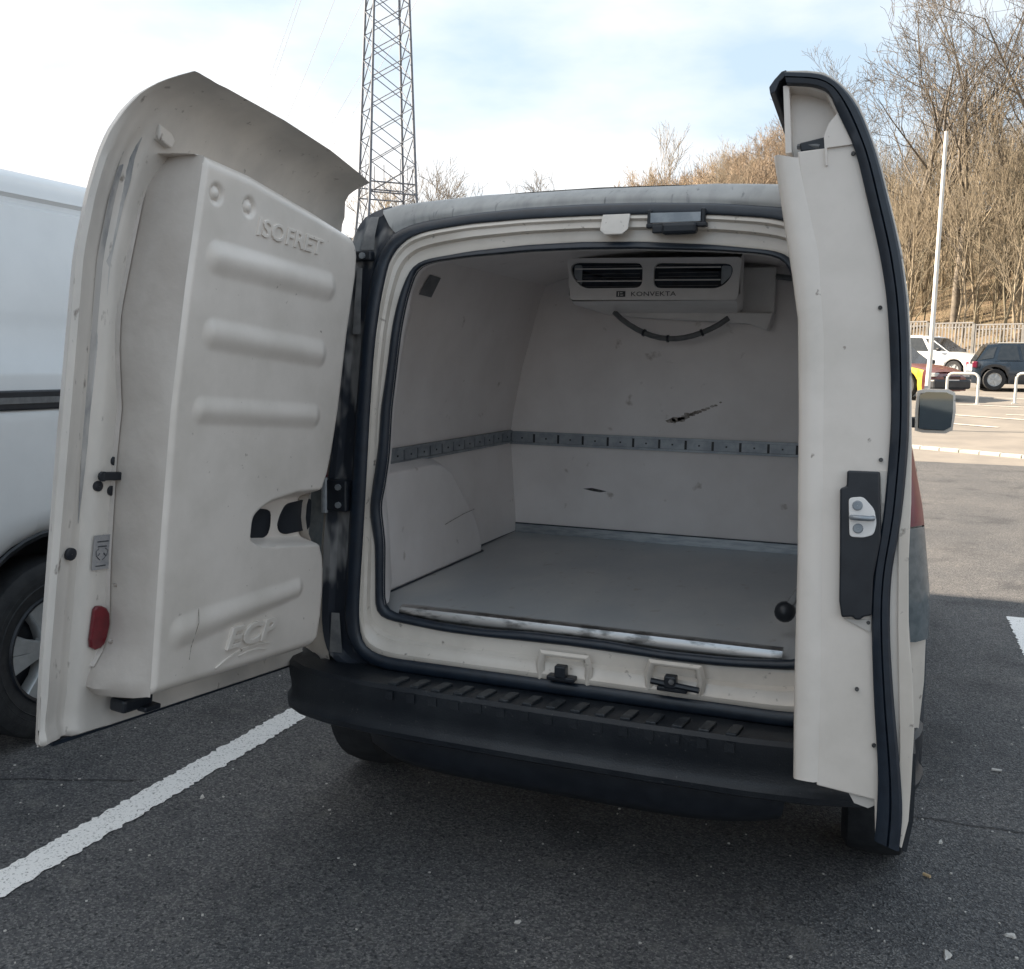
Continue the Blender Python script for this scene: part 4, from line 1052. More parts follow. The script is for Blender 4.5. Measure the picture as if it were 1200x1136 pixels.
# ------------------------------------------------------------------ neighbouring white van on the left
NX, NY = -2.95, 1.55
nv = thing('panel_van', (NX, NY, 0), 'big clean white panel van parked on the left behind the open padded door', 'van')
NO = (NX, NY, 0)
def nw(z): return interp(z, [(.22, .88), (.30, .93), (.45, .955), (.62, .965), (.9, .962), (1.1, .95), (1.215, .945), (1.225, .94), (1.36, .93), (1.40, .915), (1.7, .895), (1.94, .865), (1.955, .850), (1.972, .848), (1.985, .862), (2.04, .845), (2.075, .80), (2.095, .70), (2.105, .45), (2.11, 0)])
ZN = [.30, .45, .62, .75, .9, 1.0, 1.1, 1.18, 1.215, 1.225, 1.295, 1.305, 1.34, 1.36, 1.40, 1.55, 1.7, 1.85, 1.94, 1.955, 1.972, 1.985, 2.01, 2.04, 2.06, 2.075, 2.087, 2.095, 2.101, 2.105, 2.108, 2.11]
NWH = (.06, 3.15)
def narch(y):
    zb = .30
    for wy in NWH:
        d = abs(y - wy)
        if d < .44: zb = max(zb, .34 + math.sqrt(max(0, .44 ** 2 - d * d)))
    return zb
def nroof(y): return interp(y, [(-1, 1.0), (2.6, 1.0), (2.95, .96), (3.6, .66), (4.15, .56), (4.3, .42)])
mb = MB()
yn = sorted(list(np.linspace(-.92, 4.3, 30)) + [w + d for w in NWH for d in (-.441, -.439, -.42, -.38, -.32, -.25, -.17, -.08, 0, .08, .17, .25, .32, .38, .42, .439, .441)])
def nshell(s, y, z):
    k, zb = nroof(y), narch(y)
    w = nw(z) * interp(y, [(-.92, .93), (-.80, .985), (-.6, 1), (3.4, 1), (4.0, .94), (4.3, .78)])
    zz = z
    if z < .9: zz = zb + (.9 - zb) * (z - .30) / .60
    elif k < 1: zz = .9 + (z - .9) * max(.02, 2.11 * k - .9) / 1.21
    return (NX + s * w, y, zz)
for s in (1, -1):
    mb.grid([[nshell(s, y, z) for z in ZN] for y in yn])
for y in (yn[0], yn[-1]):
    mb.grid([[nshell(-1, y, z), nshell(1, y, z)] for z in ZN])
obj('body', mb, M['neigh'], nv, off=NO, smooth=35)
obj('underbody', MB().box((NX, 1.7, .36), (1.6, 4.9, .16)), M['black'], nv, off=NO)
for s in (1, -1):
    rl = obj('sliding_door_rail', MB().box((NX + s * .938, .55, 1.262), (.03, 2.3, .070)), M['black'], nv, off=NO, bevel=.006)
    obj('rail_groove', MB().box((NX + s * .953, .72, 1.262), (.006, 1.8, .022)), M['hose'], rl, off=NO)
    obj('rail_end', MB().box((NX + s * .948, -.40, 1.255), (.03, .30, .09)), M['black'], rl, off=NO, bevel=.01)
    obj('side_step', MB().box((NX + s * .93, 1.6, .36), (.06, 2.1, .14)), M['plastic'], nv, off=NO, bevel=.02)
    rows = [[nshell(s, y, 1.45 + .38 * j / 5) for j in range(6)] for y in np.linspace(2.0, 2.75, 5)]
    obj('side_window', MB().grid([[(p[0] + s * .004, p[1], p[2]) for p in r] for r in rows]), M['glass'], nv, off=NO, smooth=60)
    for wy in NWH:
        rows = []
        for a in np.linspace(-.05, math.pi + .05, 21):
            rows.append([(NX + s * q, wy + rad * math.cos(a), .34 + rad * math.sin(a)) for q, rad in ((.958, .452), (.966, .446), (.962, .432), (.70, .425))])
        obj('wheel_arch', MB().grid(rows), M['plastic'], nv, off=NO, smooth=50)
        pts = [(NX + s * .70, wy, .34)] + [(NX + s * .70, wy + .425 * math.cos(a), .34 + .425 * math.sin(a)) for a in np.linspace(0, math.pi, 21)]
        obj('arch_liner', MB().add(pts, [(0, i, i + 1) for i in range(1, 21)]), M['black'], nv, off=NO)
        fn = lambda a, b, h, s=s, wy=wy: (NX + s * (.845 + h), wy + a, .338 + b)
        t = obj('wheel', MB().lathe([(.205, -.1), (.30, -.1), (.33, -.085), (.338, -.06), (.338, .06), (.330, .088), (.312, .1), (.29, .104), (.235, .098), (.208, .09)], fn, 48), M['tyre'], nv, off=NO, smooth=40)
        for k in range(3):
            obj('tyre_ring', MB().lathe([(.25 + .022 * k, .100), (.253 + .022 * k, .1035), (.256 + .022 * k, .100)], fn, 48), M['tyre'], t, off=NO, smooth=60)
        obj('rim', MB().lathe([(.209, .088), (.203, .098), (.192, .094), (.186, .05), (.17, .03), (.001, .028)], fn, 48), M['black'], t, off=NO, smooth=40)
        for i in range(5):
            for dd in (-.19, .19):
                a = 6.28319 * i / 5 + dd + .55
                ca, sa = math.cos(a), math.sin(a); rows = []
                for rad, w, h in ((.05, .022, .074), (.12, .026, .090), (.193, .042, .092)):
                    L = [(-w, h - .010), (-w * .8, h), (w * .8, h), (w, h - .010), (w, h - .045), (-w, h - .045)]
                    rows.append([fn(rad * ca - sa * q, rad * sa + ca * q, hh) for q, hh in L])
                obj('spoke', MB().grid(rows, cu=True), M['rim'], t, off=NO, smooth=40)
        obj('hub_cap', MB().lathe([(.001, .085), (.040, .083), (.060, .076), (.066, .05)], fn, 24), M['rim'], t, off=NO, smooth=40)
obj('side_marker', MB().box((NX + .902, .345, 1.63), (.012, .060, .125)), M['scuff_brown'], nv, off=NO, bevel=.004)
obj('marker_face', MB().box((NX + .909, .345, 1.63), (.006, .034, .08)), M['plate'], nv, off=NO)
for s in (1, -1):
    obj('tail_lamp', MB().box((NX + s * .86, -.90, 1.1), (.12, .06, .5)), M['tail_red'], nv, off=NO, bevel=.02)
    obj('headlamp', MB().box((NX + s * .66, 4.22, .92), (.30, .14, .20)), M['lamp_glass'], nv, off=NO, bevel=.04)
    obj('door_mirror', MB().box((NX + s * 1.08, 2.85, 1.36), (.20, .12, .28)), M['black'], nv, off=NO, bevel=.04)
obj('rear_bumper', MB().box((NX, -.98, .46), (1.76, .18, .24)), M['plastic'], nv, off=NO, bevel=.05)
obj('front_bumper', MB().box((NX, 4.30, .48), (1.50, .16, .36)), M['plastic'], nv, off=NO, bevel=.06)

nv.scale = (1.06, 1.06, 1.06)
nv.location = (.85 + (NX - .85) * 1.06, -2.65 + (NY + 2.65) * 1.06, GZ)

# ------------------------------------------------------------------ lattice pylon and its cables
PX, PY = -37.9, 68.9
PZ = ground_h(PX, PY)
py = thing('lattice_pylon', (PX, PY, PZ), 'tall grey steel lattice pylon rising behind the van roof', 'pylon')
ROT = R(14.3 + 29)
def pside(z): return interp(z, [(0, 6.0), (14.5, 3.72), (45, 1.75)])
def leg_pt(i, z):
    h = pside(z) / 2
    c = ((-h, -h), (h, -h), (h, h), (-h, h))[i % 4]
    return Vector((PX + c[0] * math.cos(ROT) - c[1] * math.sin(ROT), PY + c[0] * math.sin(ROT) + c[1] * math.cos(ROT), PZ + z))
POFF = (PX, PY, PZ)
for i in range(4):
    obj('leg', MB().tube([leg_pt(i, 0), leg_pt(i, 14.5), leg_pt(i, 45)], [.13, .13, .09], 4), M['pylon'], py, off=POFF)
zl = [0, 5.0, 10.0, 14.5]
while zl[-1] < 44: zl.append(zl[-1] + max(1.5, pside(zl[-1]) * .62))
for j in range(len(zl) - 1):
    z0, z1 = zl[j], zl[j + 1]
    for i in range(4):
        obj('brace', MB().tube([leg_pt(i, z0), leg_pt(i + 1, z1)], .045, 3), M['pylon'], py, off=POFF)
        obj('brace', MB().tube([leg_pt(i + 1, z0), leg_pt(i, z1)], .045, 3), M['pylon'], py, off=POFF)
for z in (14.5, 15.3):
    for i in range(4):
        obj('ring_beam', MB().tube([leg_pt(i, z), leg_pt(i + 1, z)], .06, 4), M['pylon'], py, off=POFF)
for i in range(4):
    for t in (.3, .65):
        a = leg_pt(i, 14.5) * (1 - t) + leg_pt(i + 1, 14.5) * t
        obj('post', MB().tube([a, a + Vector((0, 0, 1.6 + t * 1.6))], .04, 4), M['pylon'], py, off=POFF)
adir = Vector((-.96, .28, 0))
tips = []
for z, L in ((33, 5.5), (37.5, 7.5), (42, 5.5)):
    for sg in (1, -1):
        c = Vector((PX, PY, PZ + z)); tip = c + adir * sg * L
        for i in range(4):
            obj('cross_arm', MB().tube([leg_pt(i, z + (0 if i % 2 else 1.4)), tip], .06, 4), M['pylon'], py, off=POFF)
        obj('insulator', MB().tube([tip, tip - Vector((0, 0, 1.6))], .09, 6), M['wire'], py, off=POFF)
        tips.append(tip - Vector((0, 0, 1.6)))
far = Vector((-150, 190, 30))
for n, tp in enumerate(tips):
    side = 'near' if n % 2 else 'far'
    pts = []
    for i in range(25):
        t = i / 24
        p = tp.lerp(far + (tp - Vector((PX, PY, PZ + 36))), t); p.z -= 10 * 4 * t * (1 - t) * .6
        pts.append(p)
    o = obj('power_line', MB().tube(pts, .022, 3), M['wire'])
    tag(o, 'thin grey cable sagging away from the pylon across the white sky', 'cable', 'cables strung from the pylon')

# ------------------------------------------------------------------ mast, hoops, fence
mx, my = 1.44, 19.02
mast = thing('light_mast', (mx, my, lot_h(mx, my)), 'slim white tapering mast standing beside the door mirror against the wood', 'mast')
zt = 6.32
obj('pole', MB().tube([(0, 0, 0), (.045, .20, 1.5), (.075, .72, zt - .30)], [.058, .048, .036], 12), M['pole'], mast, smooth=60)
obj('base_plate', MB().box((0, 0, .02), (.30, .30, .04)), M['galv'], mast, bevel=.01)
obj('door_cover', MB().box((.0, -.07, .75), (.07, .02, .30)), M['galv'], mast)
def hoop(x0, y0, x1, y1, h, label):
    t = thing('barrier_hoop', (x0, y0, lot_h(x0, y0)), label, 'barrier', 'pale steel hoops in the car park')
    dx, dy = x1 - x0, y1 - y0; L = math.hypot(dx, dy); pts = []
    zb = lot_h(x1, y1) - lot_h(x0, y0); r = .14
    pts.append((0, 0, 0)); 
    for a in np.linspace(0, math.pi / 2, 6): pts.append(((r - r * math.cos(a)) * dx / L, (r - r * math.cos(a)) * dy / L, h - r + r * math.sin(a)))
    for a in np.linspace(math.pi / 2, 0, 6): pts.append(((L - r + r * math.cos(a)) * dx / L, (L - r + r * math.cos(a)) * dy / L, h - r + r * math.sin(a)))
    pts.append((dx, dy, zb))
    obj('rail', MB().tube(pts, .035, 8), M['hoop'], t, smooth=60)
    for p in ((0, 0, .01), (dx, dy, zb + .01)): obj('foot_plate', MB().box(p, (.14, .14, .02)), M['hoop'], t)
hoop(2.13, 25.84, 2.87, 25.70, .80, 'pale steel hoop barrier in front of the maroon bonnet')
hoop(3.82, 26.4, 4.62, 26.2, .80, 'pale steel hoop barrier in front of the dark hatchback door')

def fence_pt(t): return Vector((-6.0 + 16.5 * t, 58.0 - 11.0 * t))
fn_ = thing('palisade_fence', (2.2, 53.4, ground_h(2.2, 53.4)), 'stepped pale steel fence at the foot of the wooded slope', 'fence')
FO = Vector((2.2, 53.4, ground_h(2.2, 53.4)))
npan = 8
for i in range(npan):
    a, b = fence_pt(i / npan), fence_pt((i + 1) / npan)
    d = (b - a); L = d.length; d.normalize()
    zt = 4.25 - .115 * i
    zb = min(ground_h(a.x, a.y), ground_h(b.x, b.y)) + .05
    rot = Matrix.Rotation(math.atan2(d.y, d.x), 3, 'Z')
    m_ = (a + b) / 2
    pn = obj('fence_panel', MB().box((m_.x, m_.y, zt - .25), (L - .1, .04, .05), rot), M['fence'], fn_, off=FO)
    obj('lower_rail', MB().box((m_.x, m_.y, zt - 1.35), (L - .1, .04, .05), rot), M['fence'], pn, off=FO)
    k = 14; mb = MB()
    for j in range(k):
        q = a + d * (L * (j + .5) / k)
        mb.box((q.x, q.y - .03, (zt + zb) / 2), (.070, .02, zt - zb), rot)
    pl = obj('pale', mb, M['fence'], pn, off=FO); pl['kind'] = 'stuff'
    obj('post', MB().box((a.x, a.y, (zt + zb) / 2), (.12, .12, zt - zb + .06), rot), M['fence_dark'], fn_, off=FO)
    obj('top_rail', MB().box((m_.x, m_.y - .045, zt - .03), (L - .12, .03, .06), rot), M['fence'], pn, off=FO)

# ------------------------------------------------------------------ parked cars
def car(name, label, x, y, rz, L, W, H, paint, hood=None, suv=False, details='front'):
    z0 = lot_h(x, y)
    t = thing(name, (x, y, z0), label, 'car', rz=rz)
    # car frame: +x forward, y left, z up, origin at the centre on the ground
    hl, hw = L / 2, W / 2
    wr = .32 if not suv else .345
    wheels = (-hl + .66, hl - .86)
    belt = H * .62
    def zb(xx):
        b = .22
        for w in wheels:
            d = abs(xx - w)
            if d < wr + .06: b = max(b, wr + math.sqrt((wr + .06) ** 2 - d * d))
        return b
    def zs(xx):      # shoulder line
        return interp(xx, [(-hl, belt * .86), (-hl + .15, belt * .99), (-hl + .5, belt), (hl - 1.35, belt * .98), (hl - .9, belt * .95), (hl - .35, belt * .84), (hl - .08, belt * .72), (hl, belt * .60)])
    def wx(xx): return hw * interp(xx, [(-hl, .78), (-hl + .12, .90), (-hl + .5, .985), (0, 1), (hl - .7, .985), (hl - .3, .93), (hl - .08, .82), (hl, .70)])
    cols = sorted(list(np.linspace(-hl, hl, 26)) + [w + d for w in wheels for d in (-wr - .061, -wr - .055, -wr * .8, -wr * .4, 0, wr * .4, wr * .8, wr + .055, wr + .061)])
    mb = MB()
    rows = []
    for xx in cols:
        b, s_, w = zb(xx), zs(xx), wx(xx)
        pr = [(1.0 * .96, b), (1.0, b + (s_ - b) * .25), (1.0, b + (s_ - b) * .55), (.985, b + (s_ - b) * .85), (.94, s_), (.75, s_ + .035), (.0, s_ + .055)]
        rows.append([(xx, w * a, z) for a, z in pr] + [(xx, -w * a, z) for a, z in pr[-2::-1]])
    kf = len(cols) if hood is None else next(i for i, c in enumerate(cols) if c > hl - .42)
    mb.grid(rows[:kf + 1])
    o = len(mb.v); mb.v += rows[0]; mb.f.append(tuple(range(o, o + len(rows[0]))))
    if hood is None:
        o = len(mb.v); mb.v += rows[-1]; mb.f.append(tuple(range(o, o + len(rows[-1]))))
    obj('body', mb, paint, t, smooth=40)
    if hood is not None:
        fe = MB().grid(rows[kf:]); fe.add(rows[-1], [tuple(range(len(rows[-1])))])
        obj('front_end', fe, hood, t, smooth=40)
        obj('bumper_trim', MB().box((hl - .12, 0, .40), (.34, W * .86, .26)), M['plastic'], t, bevel=.05)
    if hood is not None:
        hr_ = []
        for xx in np.linspace(hl - 1.15, hl - .10, 8):
            s_, w = zs(xx), wx(xx)
            hr_.append([(xx, w * a, z + .006) for a, z in ((.93, s_ + .002), (.75, s_ + .037), (.3, s_ + .052), (-.3, s_ + .052), (-.75, s_ + .037), (-.93, s_ + .002))])
        obj('bonnet', MB().grid(hr_), hood, t, smooth=60)
    # cabin: roof, pillars and glass
    xr0, xr1 = -hl + .42, hl - 1.95                             # roof ends
    xb0, xb1 = -hl + .10, hl - 1.12                             # feet of rear and front screens
    tw = .76
    g = MB()
    base = [(xb0, hw * .80), (xb0 + .55, hw * .925), (xb1 - .7, hw * .925), (xb1, hw * .80)]
    roof = [(xr0, hw * tw * .92), (xr0 + .35, hw * tw), (xr1 - .25, hw * tw), (xr1, hw * tw * .94)]
    zB = [zs(p[0]) + .01 for p in base]; zR = [H - .05, H - .015, H - .01, H - .045]
    lo = [(p[0], p[1], z) for p, z in zip(base, zB)]; hi = [(p[0], p[1], z) for p, z in zip(roof, zR)]
    mir = lambda l: [(p[0], -p[1], p[2]) for p in l]
    mb = MB()
    rows = [lo, hi, [(p[0] + (.04 if i == 0 else -.04 if i == 3 else 0), p[1] * .82, p[2] + .035) for i, p in enumerate(hi)], [(p[0] + (.05 if i == 0 else -.05 if i == 3 else 0), 0, p[2] + .05) for i, p in enumerate(hi)]]
    mb.grid(rows); mb.grid([mir(r) for r in rows])
    mb.add([lo[3], hi[3], rows[2][3], rows[3][3], mir(rows[2])[3], mir(hi)[3], mir(lo)[3]], [tuple(range(7))])
    mb.add([lo[0], hi[0], rows[2][0], rows[3][0], mir(rows[2])[0], mir(hi)[0], mir(lo)[0]], [tuple(range(7))])
    obj('cabin', mb, paint, t, smooth=30)
    def quad(a, b, c, d, m, name, ins=.06, out=.012):
        a, b, c, d = Vector(a), Vector(b), Vector(c), Vector(d)
        ce = (a + b + c + d) / 4
        nn = (b - a).cross(d - a).normalized()
        if nn.dot(ce - Vector((0, 0, H * .6))) < 0: nn = -nn
        pts = [p + (ce - p).normalized() * ins + nn * out for p in (a, b, c, d)]
        return obj(name, MB().add(pts, [(0, 1, 2, 3)]), m, t)
    for f in (lambda l: l, mir):
        l_, h_ = f(lo), f(hi)
        am = lambda p, q, k: tuple(p[i] + (q[i] - p[i]) * k for i in range(3))
        quad(l_[1], am(l_[1], l_[2], .5), am(h_[1], h_[2], .52), h_[1], M['glass'], 'side_window')
        quad(am(l_[1], l_[2], .5), l_[2], h_[2], am(h_[1], h_[2], .52), M['glass'], 'side_window')
        quad(l_[2], l_[3], h_[3], h_[2], M['glass'], 'quarter_window', .10)
        quad(l_[0], l_[1], h_[1], h_[0], M['glass'], 'quarter_window', .12)
    quad(lo[3], mir(lo)[3], mir(hi)[3], hi[3], M['glass'], 'windscreen', .07, .03)
    quad(lo[0], mir(lo)[0], mir(hi)[0], hi[0], M['glass'], 'rear_window', .10, .03)
    for s in (1, -1):
        obj('headlamp', MB().box((hl - .14, s * hw * .66, belt * .70), (.20, .36, .11), Matrix.Rotation(-s * .35, 3, 'Z')), M['lamp_glass'], t, bevel=.02)
        obj('tail_lamp', MB().box((-hl + .10, s * hw * .78, belt * .88), (.16, .22, .20), Matrix.Rotation(s * .4, 3, 'Z')), M['tail_red'], t, bevel=.03)
        obj('door_mirror', MB().box((hl - 1.42, s * (hw + .06), belt + .08), (.12, .18, .13)), M['black'], t, bevel=.03)
        obj('sill_trim', MB().box((-.02, s * (hw - .01), .27), (L - 2.2, .05, .12)), M['plastic'] if suv else M['galv'], t, bevel=.01)
        obj('roof_bar', MB().tube([(xr0 + .3, s * hw * tw * .92, H + .02), (xr1 - .3, s * hw * tw * .92, H + .03)], .016, 6), M['hoop'], t)
        for w in wheels:
            fn = lambda a, b, h, s=s, w=w: (w + a, s * (hw - .11 + h), wr + b)
            tt = obj('wheel', MB().lathe([(wr * .62, -.1), (wr - .02, -.1), (wr, -.07), (wr, .07), (wr - .02, .1), (wr * .62, .095)], fn, 28), M['tyre'], t, smooth=40)
            obj('rim', MB().lathe([(wr * .64, .09), (wr * .60, .085), (wr * .54, .05), (.001, .055)], fn, 28), M['rim'], tt, smooth=40)
            for i in range(5):
                a = 6.28319 * i / 5; ca, sa = math.cos(a), math.sin(a)
                obj('spoke', MB().grid([[fn(r_ * ca - sa * q, r_ * sa + ca * q, hh) for q, hh in ((-.03, .08), (.03, .08), (.03, .05), (-.03, .05))] for r_ in (.02, wr * .62)], cu=True), M['rim'], tt)
    obj('underbody', MB().box((0, 0, .30), (L - .5, W - .35, .20)), M['black'], t)
    obj('lower_grille', MB().box((hl - .03, 0, .33), (.10, W * .62, .16)), M['black'], t, bevel=.02)
    obj('upper_grille', MB().box((hl - .05, 0, belt * .62), (.10, W * .42, .10)), M['black'], t, bevel=.02)
    npl = obj('number_plate', MB().box((hl + .03, 0, .47), (.02, .50, .11)), M['plate'], t)
    obj('plate_mark', MB().box((hl + .041, .10, .47), (.004, .22, .05)).box((hl + .041, -.12, .47), (.004, .12, .05)), M['ink'], npl)
    return t
car('parked_car', 'yellow car with a maroon bonnet and dark grille behind the first hoop', 0.74, 28.13, R(-40), 4.05, 1.75, 1.50, M['yellow'], hood=M['maroon'], suv=True)
car('parked_car', 'white car standing in front of the fence behind the yellow one', 2.15, 38.6, R(-30), 4.25, 1.80, 1.55, M['white_paint'])
car('parked_car', 'dark blue hatchback seen from the side beside the white car', 5.10, 33.6, R(4), 4.0, 1.75, 1.50, M['dark_blue'], suv=True)

# ------------------------------------------------------------------ bare trees
def make_tree_meshes(seed, height, spread, levels, tilt, stems=1, droop=0.0, r0=.017, low=.35, nb=(5, 4, 4, 3), rmin=.012):
    rg = random.Random(seed)
    trunk, crown = MB(), MB()
    def branch(p, d, L, r, lev, target):
        nseg = 5 if lev == 0 else 4 if lev < 3 else 3
        pts, rad = [Vector(p)], [r]
        dd = d.copy()
        for i in range(nseg):
            dd = (dd + Vector((rg.gauss(0, .16), rg.gauss(0, .16), rg.gauss(0, .08) + (.10 if lev else .25) - droop * lev)) * (.7 if lev == 0 else 1.0)).normalized()
            pts.append(pts[-1] + dd * L / nseg); rad.append(max(rmin, r * (1 - .72 * (i + 1) / nseg)))
        target.tube(pts, rad, 6 if lev == 0 else 4 if lev == 1 else 3, cap=False)
        if lev >= levels: return
        n = nb[min(lev, len(nb) - 1)]
        for j in range(n):
            t = (low if lev == 0 else .25) + (1 - (low if lev == 0 else .25)) * (j + rg.random()) / n
            k = min(int(t * nseg), nseg - 1); f = t * nseg - k
            q = pts[k].lerp(pts[k + 1], f); rr_ = rad[k] + (rad[k + 1] - rad[k]) * f
            ax = (pts[k + 1] - pts[k]).normalized()
            side = ax.orthogonal().normalized()
            side.rotate(Matrix.Rotation(rg.uniform(0, 6.283), 3, ax))
            ang = rg.uniform(.5, .95) * spread
            nd = (ax * math.cos(ang) + side * math.sin(ang)).normalized()
            branch(q, nd, L * rg.uniform(.42, .68) * (1.15 - .4 * t), max(rmin, rr_ * rg.uniform(.5, .72)), lev + 1, crown)
    for s in range(stems):
        a = 6.283 * s / stems
        d = Vector((math.cos(a) * tilt + rg.gauss(0, .03), math.sin(a) * tilt + rg.gauss(0, .03), 1)).normalized()
        branch((math.cos(a) * .15 * (stems > 1), math.sin(a) * .15 * (stems > 1), -.3), d, height * rg.uniform(.9, 1.0), height * r0, 0, trunk)
    return trunk, crown
def tree_proto(name, label, cat, loc, m, group=None, **k):
    tr, cr_ = make_tree_meshes(**k)
    zm = max(max(p[2] for p in tr.v), max(p[2] for p in cr_.v)); q = k['height'] / zm
    for b in (tr, cr_): b.v = [(p[0] * q, p[1] * q, p[2] * q) for p in b.v]
    t = thing(name, loc, label, cat, group)
    obj('trunk', tr, m, t, smooth=180, fix=False); obj('branches', cr_, m, t, smooth=180, fix=False)
    return t
def at(x, y, sink=.2): return (x, y, ground_h(x, y) - sink)
oak_kw = dict(spread=1.05, levels=4, tilt=.04, nb=(11, 7, 5, 4), low=.26, rmin=.017)
front = [
    (9.4, 61.5, 29.0, 11, 'large spreading bare oak at the right edge whose crown fills the top corner', M['bark_grey']),
    (4.0, 64.0, 25.0, 12, 'bare forked oak rising just beside the top of the white mast', M['bark_grey']),
    (.7, 66.0, 22.5, 13, 'bare oak next to the top of the narrow open door', M['bark_grey']),
    (6.9, 70.0, 26.5, 14, 'bare oak standing between the mast and the largest oak', M['bark_grey']),
    (-7.6, 84.0, 21.0, 15, 'bare oak poking out left of the top of the narrow door', M['bark_grey']),
]
protos = []
for x, y, h, sd, lab, m in front:
    protos.append(tree_proto('oak_tree', lab, 'tree', at(x, y), m, seed=sd, height=h, r0=.019, **oak_kw))
thin = []
for k in range(4):
    thin.append(tree_proto('young_tree', 'thin bare tree in the sunlit wood behind the fence', 'tree', at(1.5 + 2.4 * k, 57.5 + k), M['bark'] if k % 2 else M['bark_olive'], 'bare trees of the wood behind the fence',
                           seed=40 + k, height=10.0 + k * .9, spread=.7, levels=3, tilt=.07, stems=1 + k % 2, nb=(9, 5, 3), low=.30, r0=.0105, rmin=.012))
rr = random.Random(21)
for i in range(215):
    for _ in range(30):
        y = 56 + abs(rr.gauss(0, 1)) * 30
        x = rr.uniform(-8, 22) + (y - 56) * rr.uniform(-.35, .35)
        if hill_h(x, y) > .3: break
    s = rr.uniform(.6, 1.15)
    dup(rr.choice(thin), at(x, y), rr.uniform(0, 6.28), scale=(s, s, s * rr.uniform(.9, 1.15)))
for i in range(9):
    y = rr.uniform(80, 120); x = rr.uniform(-9, 32) + (y - 68) * .1
    s = rr.uniform(.34, .5)
    dup(rr.choice(protos), at(x, y), rr.uniform(0, 6.28), 'grey bare oak standing among the trees high on the slope', (s, s, s), 'bare oaks high on the slope')
# rusty wood on the far ridge, seen over the roof of the van
rid = []
for k in range(3):
    rid.append(tree_proto('ridge_tree', 'small rusty bare tree on the far ridge seen over the van roof', 'tree', at(-22 - 5 * k, 112 + 6 * k), M['bark_orange'], 'rusty trees on the far ridge',
                          seed=70 + k, height=7.5 + k * .8, spread=.8, levels=3, tilt=.12, stems=2, nb=(8, 5, 4), low=.2, r0=.014, rmin=.026))
for i in range(190):
    y = rr.uniform(95, 190); ang = R(rr.uniform(-15.5, -3.5)); x = .85 + math.tan(ang) * (y + 2.65)
    if hill_h(x, y) < 4: continue
    s = rr.uniform(.7, 1.25)
    dup(rr.choice(rid), at(x, y), rr.uniform(0, 6.28), scale=(s, s, s))
# bare trees behind the pylon and the van roof, left of the ridge
bx = [(-46.6, 82.6, 19.0, 'round bare tree with yellowish twigs at the foot of the pylon'),
      (-43.1, 86.2, 19.8, 'bushy bare tree directly right of the pylon'),
      (-37.9, 81.7, 19.0, 'round bare tree poking over the left end of the van roof'),
      (-36.4, 90.9, 19.3, 'thin forked treetop peeking alone over the middle of the van roof'),
      (-33.3, 96.5, 20.0, 'faint low treetop near the start of the rusty ridge')]
for k, (x, y, h, lab) in enumerate(bx):
    tree_proto('bare_tree', lab, 'tree', (x, y, ground_h(x, y) - .2), M['bark'] if k == 0 else M['bark_grey'], 'bare trees beyond the van roof', seed=90 + k, height=h + (1.5 if k < 3 else .3), spread=.85, levels=4, tilt=.05, nb=(10, 6, 4, 3), low=.3, r0=.014, rmin=.026)
birch = tree_proto('birch_tree', 'slender pale birch standing alone on the skyline over the van roof', 'tree', at(-25.6, 116.7), M['bark'], seed=130, height=16, spread=.5, levels=3, tilt=.0, nb=(14, 5, 3), low=.3, r0=.008, rmin=.024)

# dry brush and stems on the slope: nobody could count them
rb = random.Random(77)
mb = MB()
def stick(p, d, L, r):
    q = Vector(p) + Vector(d) * L
    a = Vector((rb.uniform(-1, 1), rb.uniform(-1, 1), 0)).normalized() * r
    b = Vector((-a.y, a.x, 0))
    mb.add([Vector(p) + a, Vector(p) - a * .5 + b, Vector(p) - a * .5 - b, q], [(0, 1, 3), (1, 2, 3), (2, 0, 3)])
n = 0
while n < 6000:
    y = 55 + abs(rb.gauss(0, 1)) * 38; x = rb.uniform(-30, 34) + (y - 55) * rb.uniform(-.5, .3)
    if hill_h(x, y) < .15: continue
    n += 1
    z = ground_h(x, y)
    L = rb.uniform(.8, 2.8)
    d = Vector((rb.gauss(0, .32), rb.gauss(0, .32), 1)).normalized()
    r_ = .006 + .00014 * y
    stick((x, y, z - .1), d, L, r_)
    for k in range(5):
        t = rb.uniform(.2, .85)
        d2 = Vector((rb.gauss(0, .6), rb.gauss(0, .6), .7)).normalized()
        stick(Vector((x, y, z - .1)) + d * L * t, d2, L * rb.uniform(.2, .5), r_ * .55)
br = obj('brush', mb, M['brush'], kind='stuff', fix=False)
br['label'] = 'dry tan undergrowth covering the wooded slope'

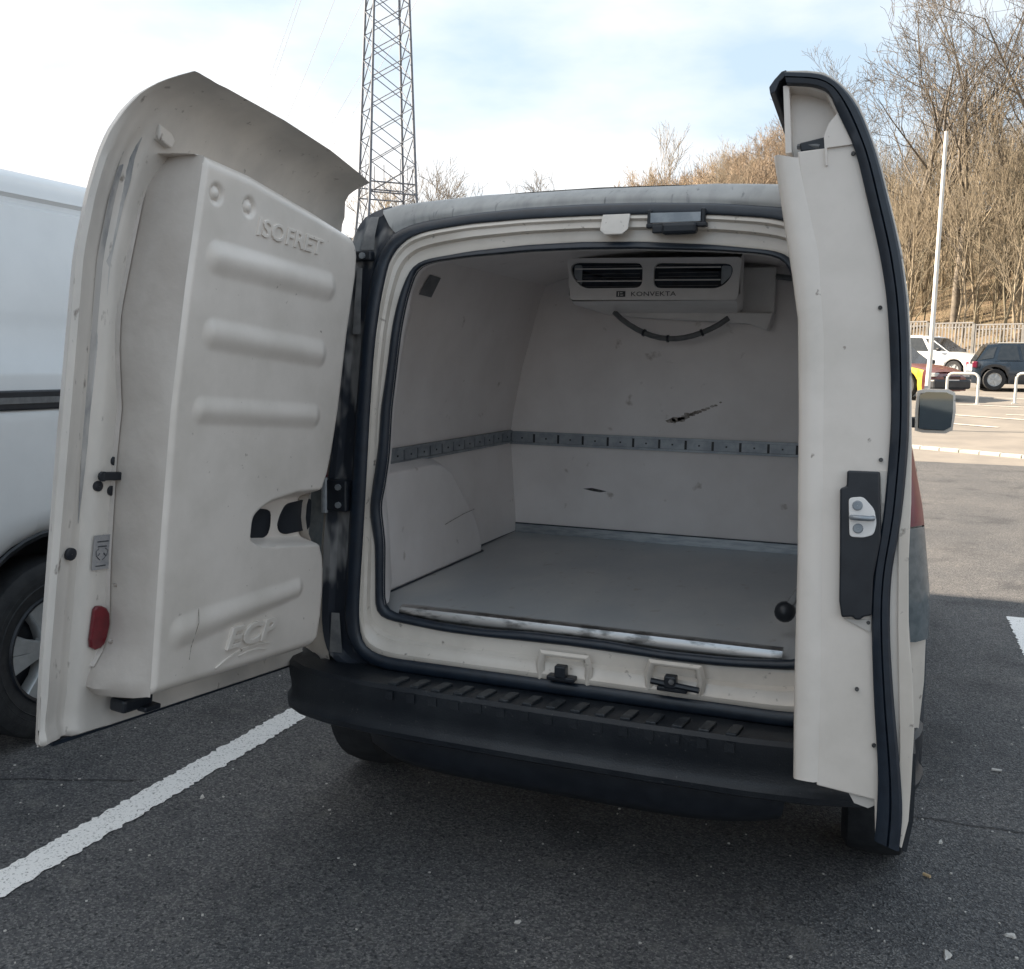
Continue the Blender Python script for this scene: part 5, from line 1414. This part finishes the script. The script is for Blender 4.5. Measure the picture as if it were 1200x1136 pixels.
# ------------------------------------------------------------------ litter on the asphalt
LITK = 1.06
lit = [(1.269, 1.106, .035, .012, 'pale cigarette end by the right side of the van'), (1.06, .451, .030, .012, 'flat pale paper scrap below the narrow door'), (1.015, .212, .022, .012, 'short tan cigarette end nearest the narrow door'),
       (.033, -.444, .020, .010, 'tiny white crumb in the dark shadow below the bumper'), (-1.172, -.168, .030, .014, 'white scrap lying just right of the painted line'), (1.206, -.018, .030, .02, 'whitish blob near the right edge of the asphalt'), (1.051, -.169, .045, .02, 'smeared pale scrap at the lower right')]
for i, (x, y, a, b, lab) in enumerate(lit):
    x, y = .85 + (x - .85) * LITK, -2.65 + (y + 2.65) * LITK
    rot = Matrix.Rotation(i * 1.3, 3, 'Z')
    mb = MB()
    if i in (0, 2):
        d = rot @ Vector((1, 0, 0))
        mb.tube([Vector((x, y, .008)) - d * a / 2, Vector((x, y, .008)) + d * a / 2], .005, 8)
        o = obj('cigarette_end', mb, M['litter_tan'] if i == 2 else M['litter'], off=(x, y, 0)); tag(o, lab, 'litter')
    else:
        k = 9; vs = []
        for zz, sc in ((.001, 1.0), (.007, .7)):
            for j in range(k):
                an = 6.283 * j / k; w = 1 + .3 * math.sin(j * 2.1 + i)
                vs.append(Vector((x, y, zz)) + rot @ Vector((a / 2 * w * sc * math.cos(an), b / 2 * w * sc * math.sin(an), 0)))
        mb.add(vs, [tuple(range(k))[::-1], tuple(range(k, 2 * k))] + [(j, (j + 1) % k, k + (j + 1) % k, k + j) for j in range(k)])
        o = obj('paper_scrap', mb, M['litter'], off=(x, y, 0)); tag(o, lab, 'litter')
    o.location = (x, y, GZ)
mb = MB(); rb = random.Random(9)
for i in range(420):
    x, y = rb.uniform(-2.2, 2.2), rb.uniform(-1.6, 2.0)
    s = rb.uniform(.0015, .004)
    mb.box((x, y, GZ + s * .5), (s * 2, s * 1.5, s), Matrix.Rotation(rb.uniform(0, 3), 3, 'Z'))
g = obj('grit', mb, M['litter'], kind='stuff', fix=False); g['label'] = 'scattered pale grit on the asphalt'
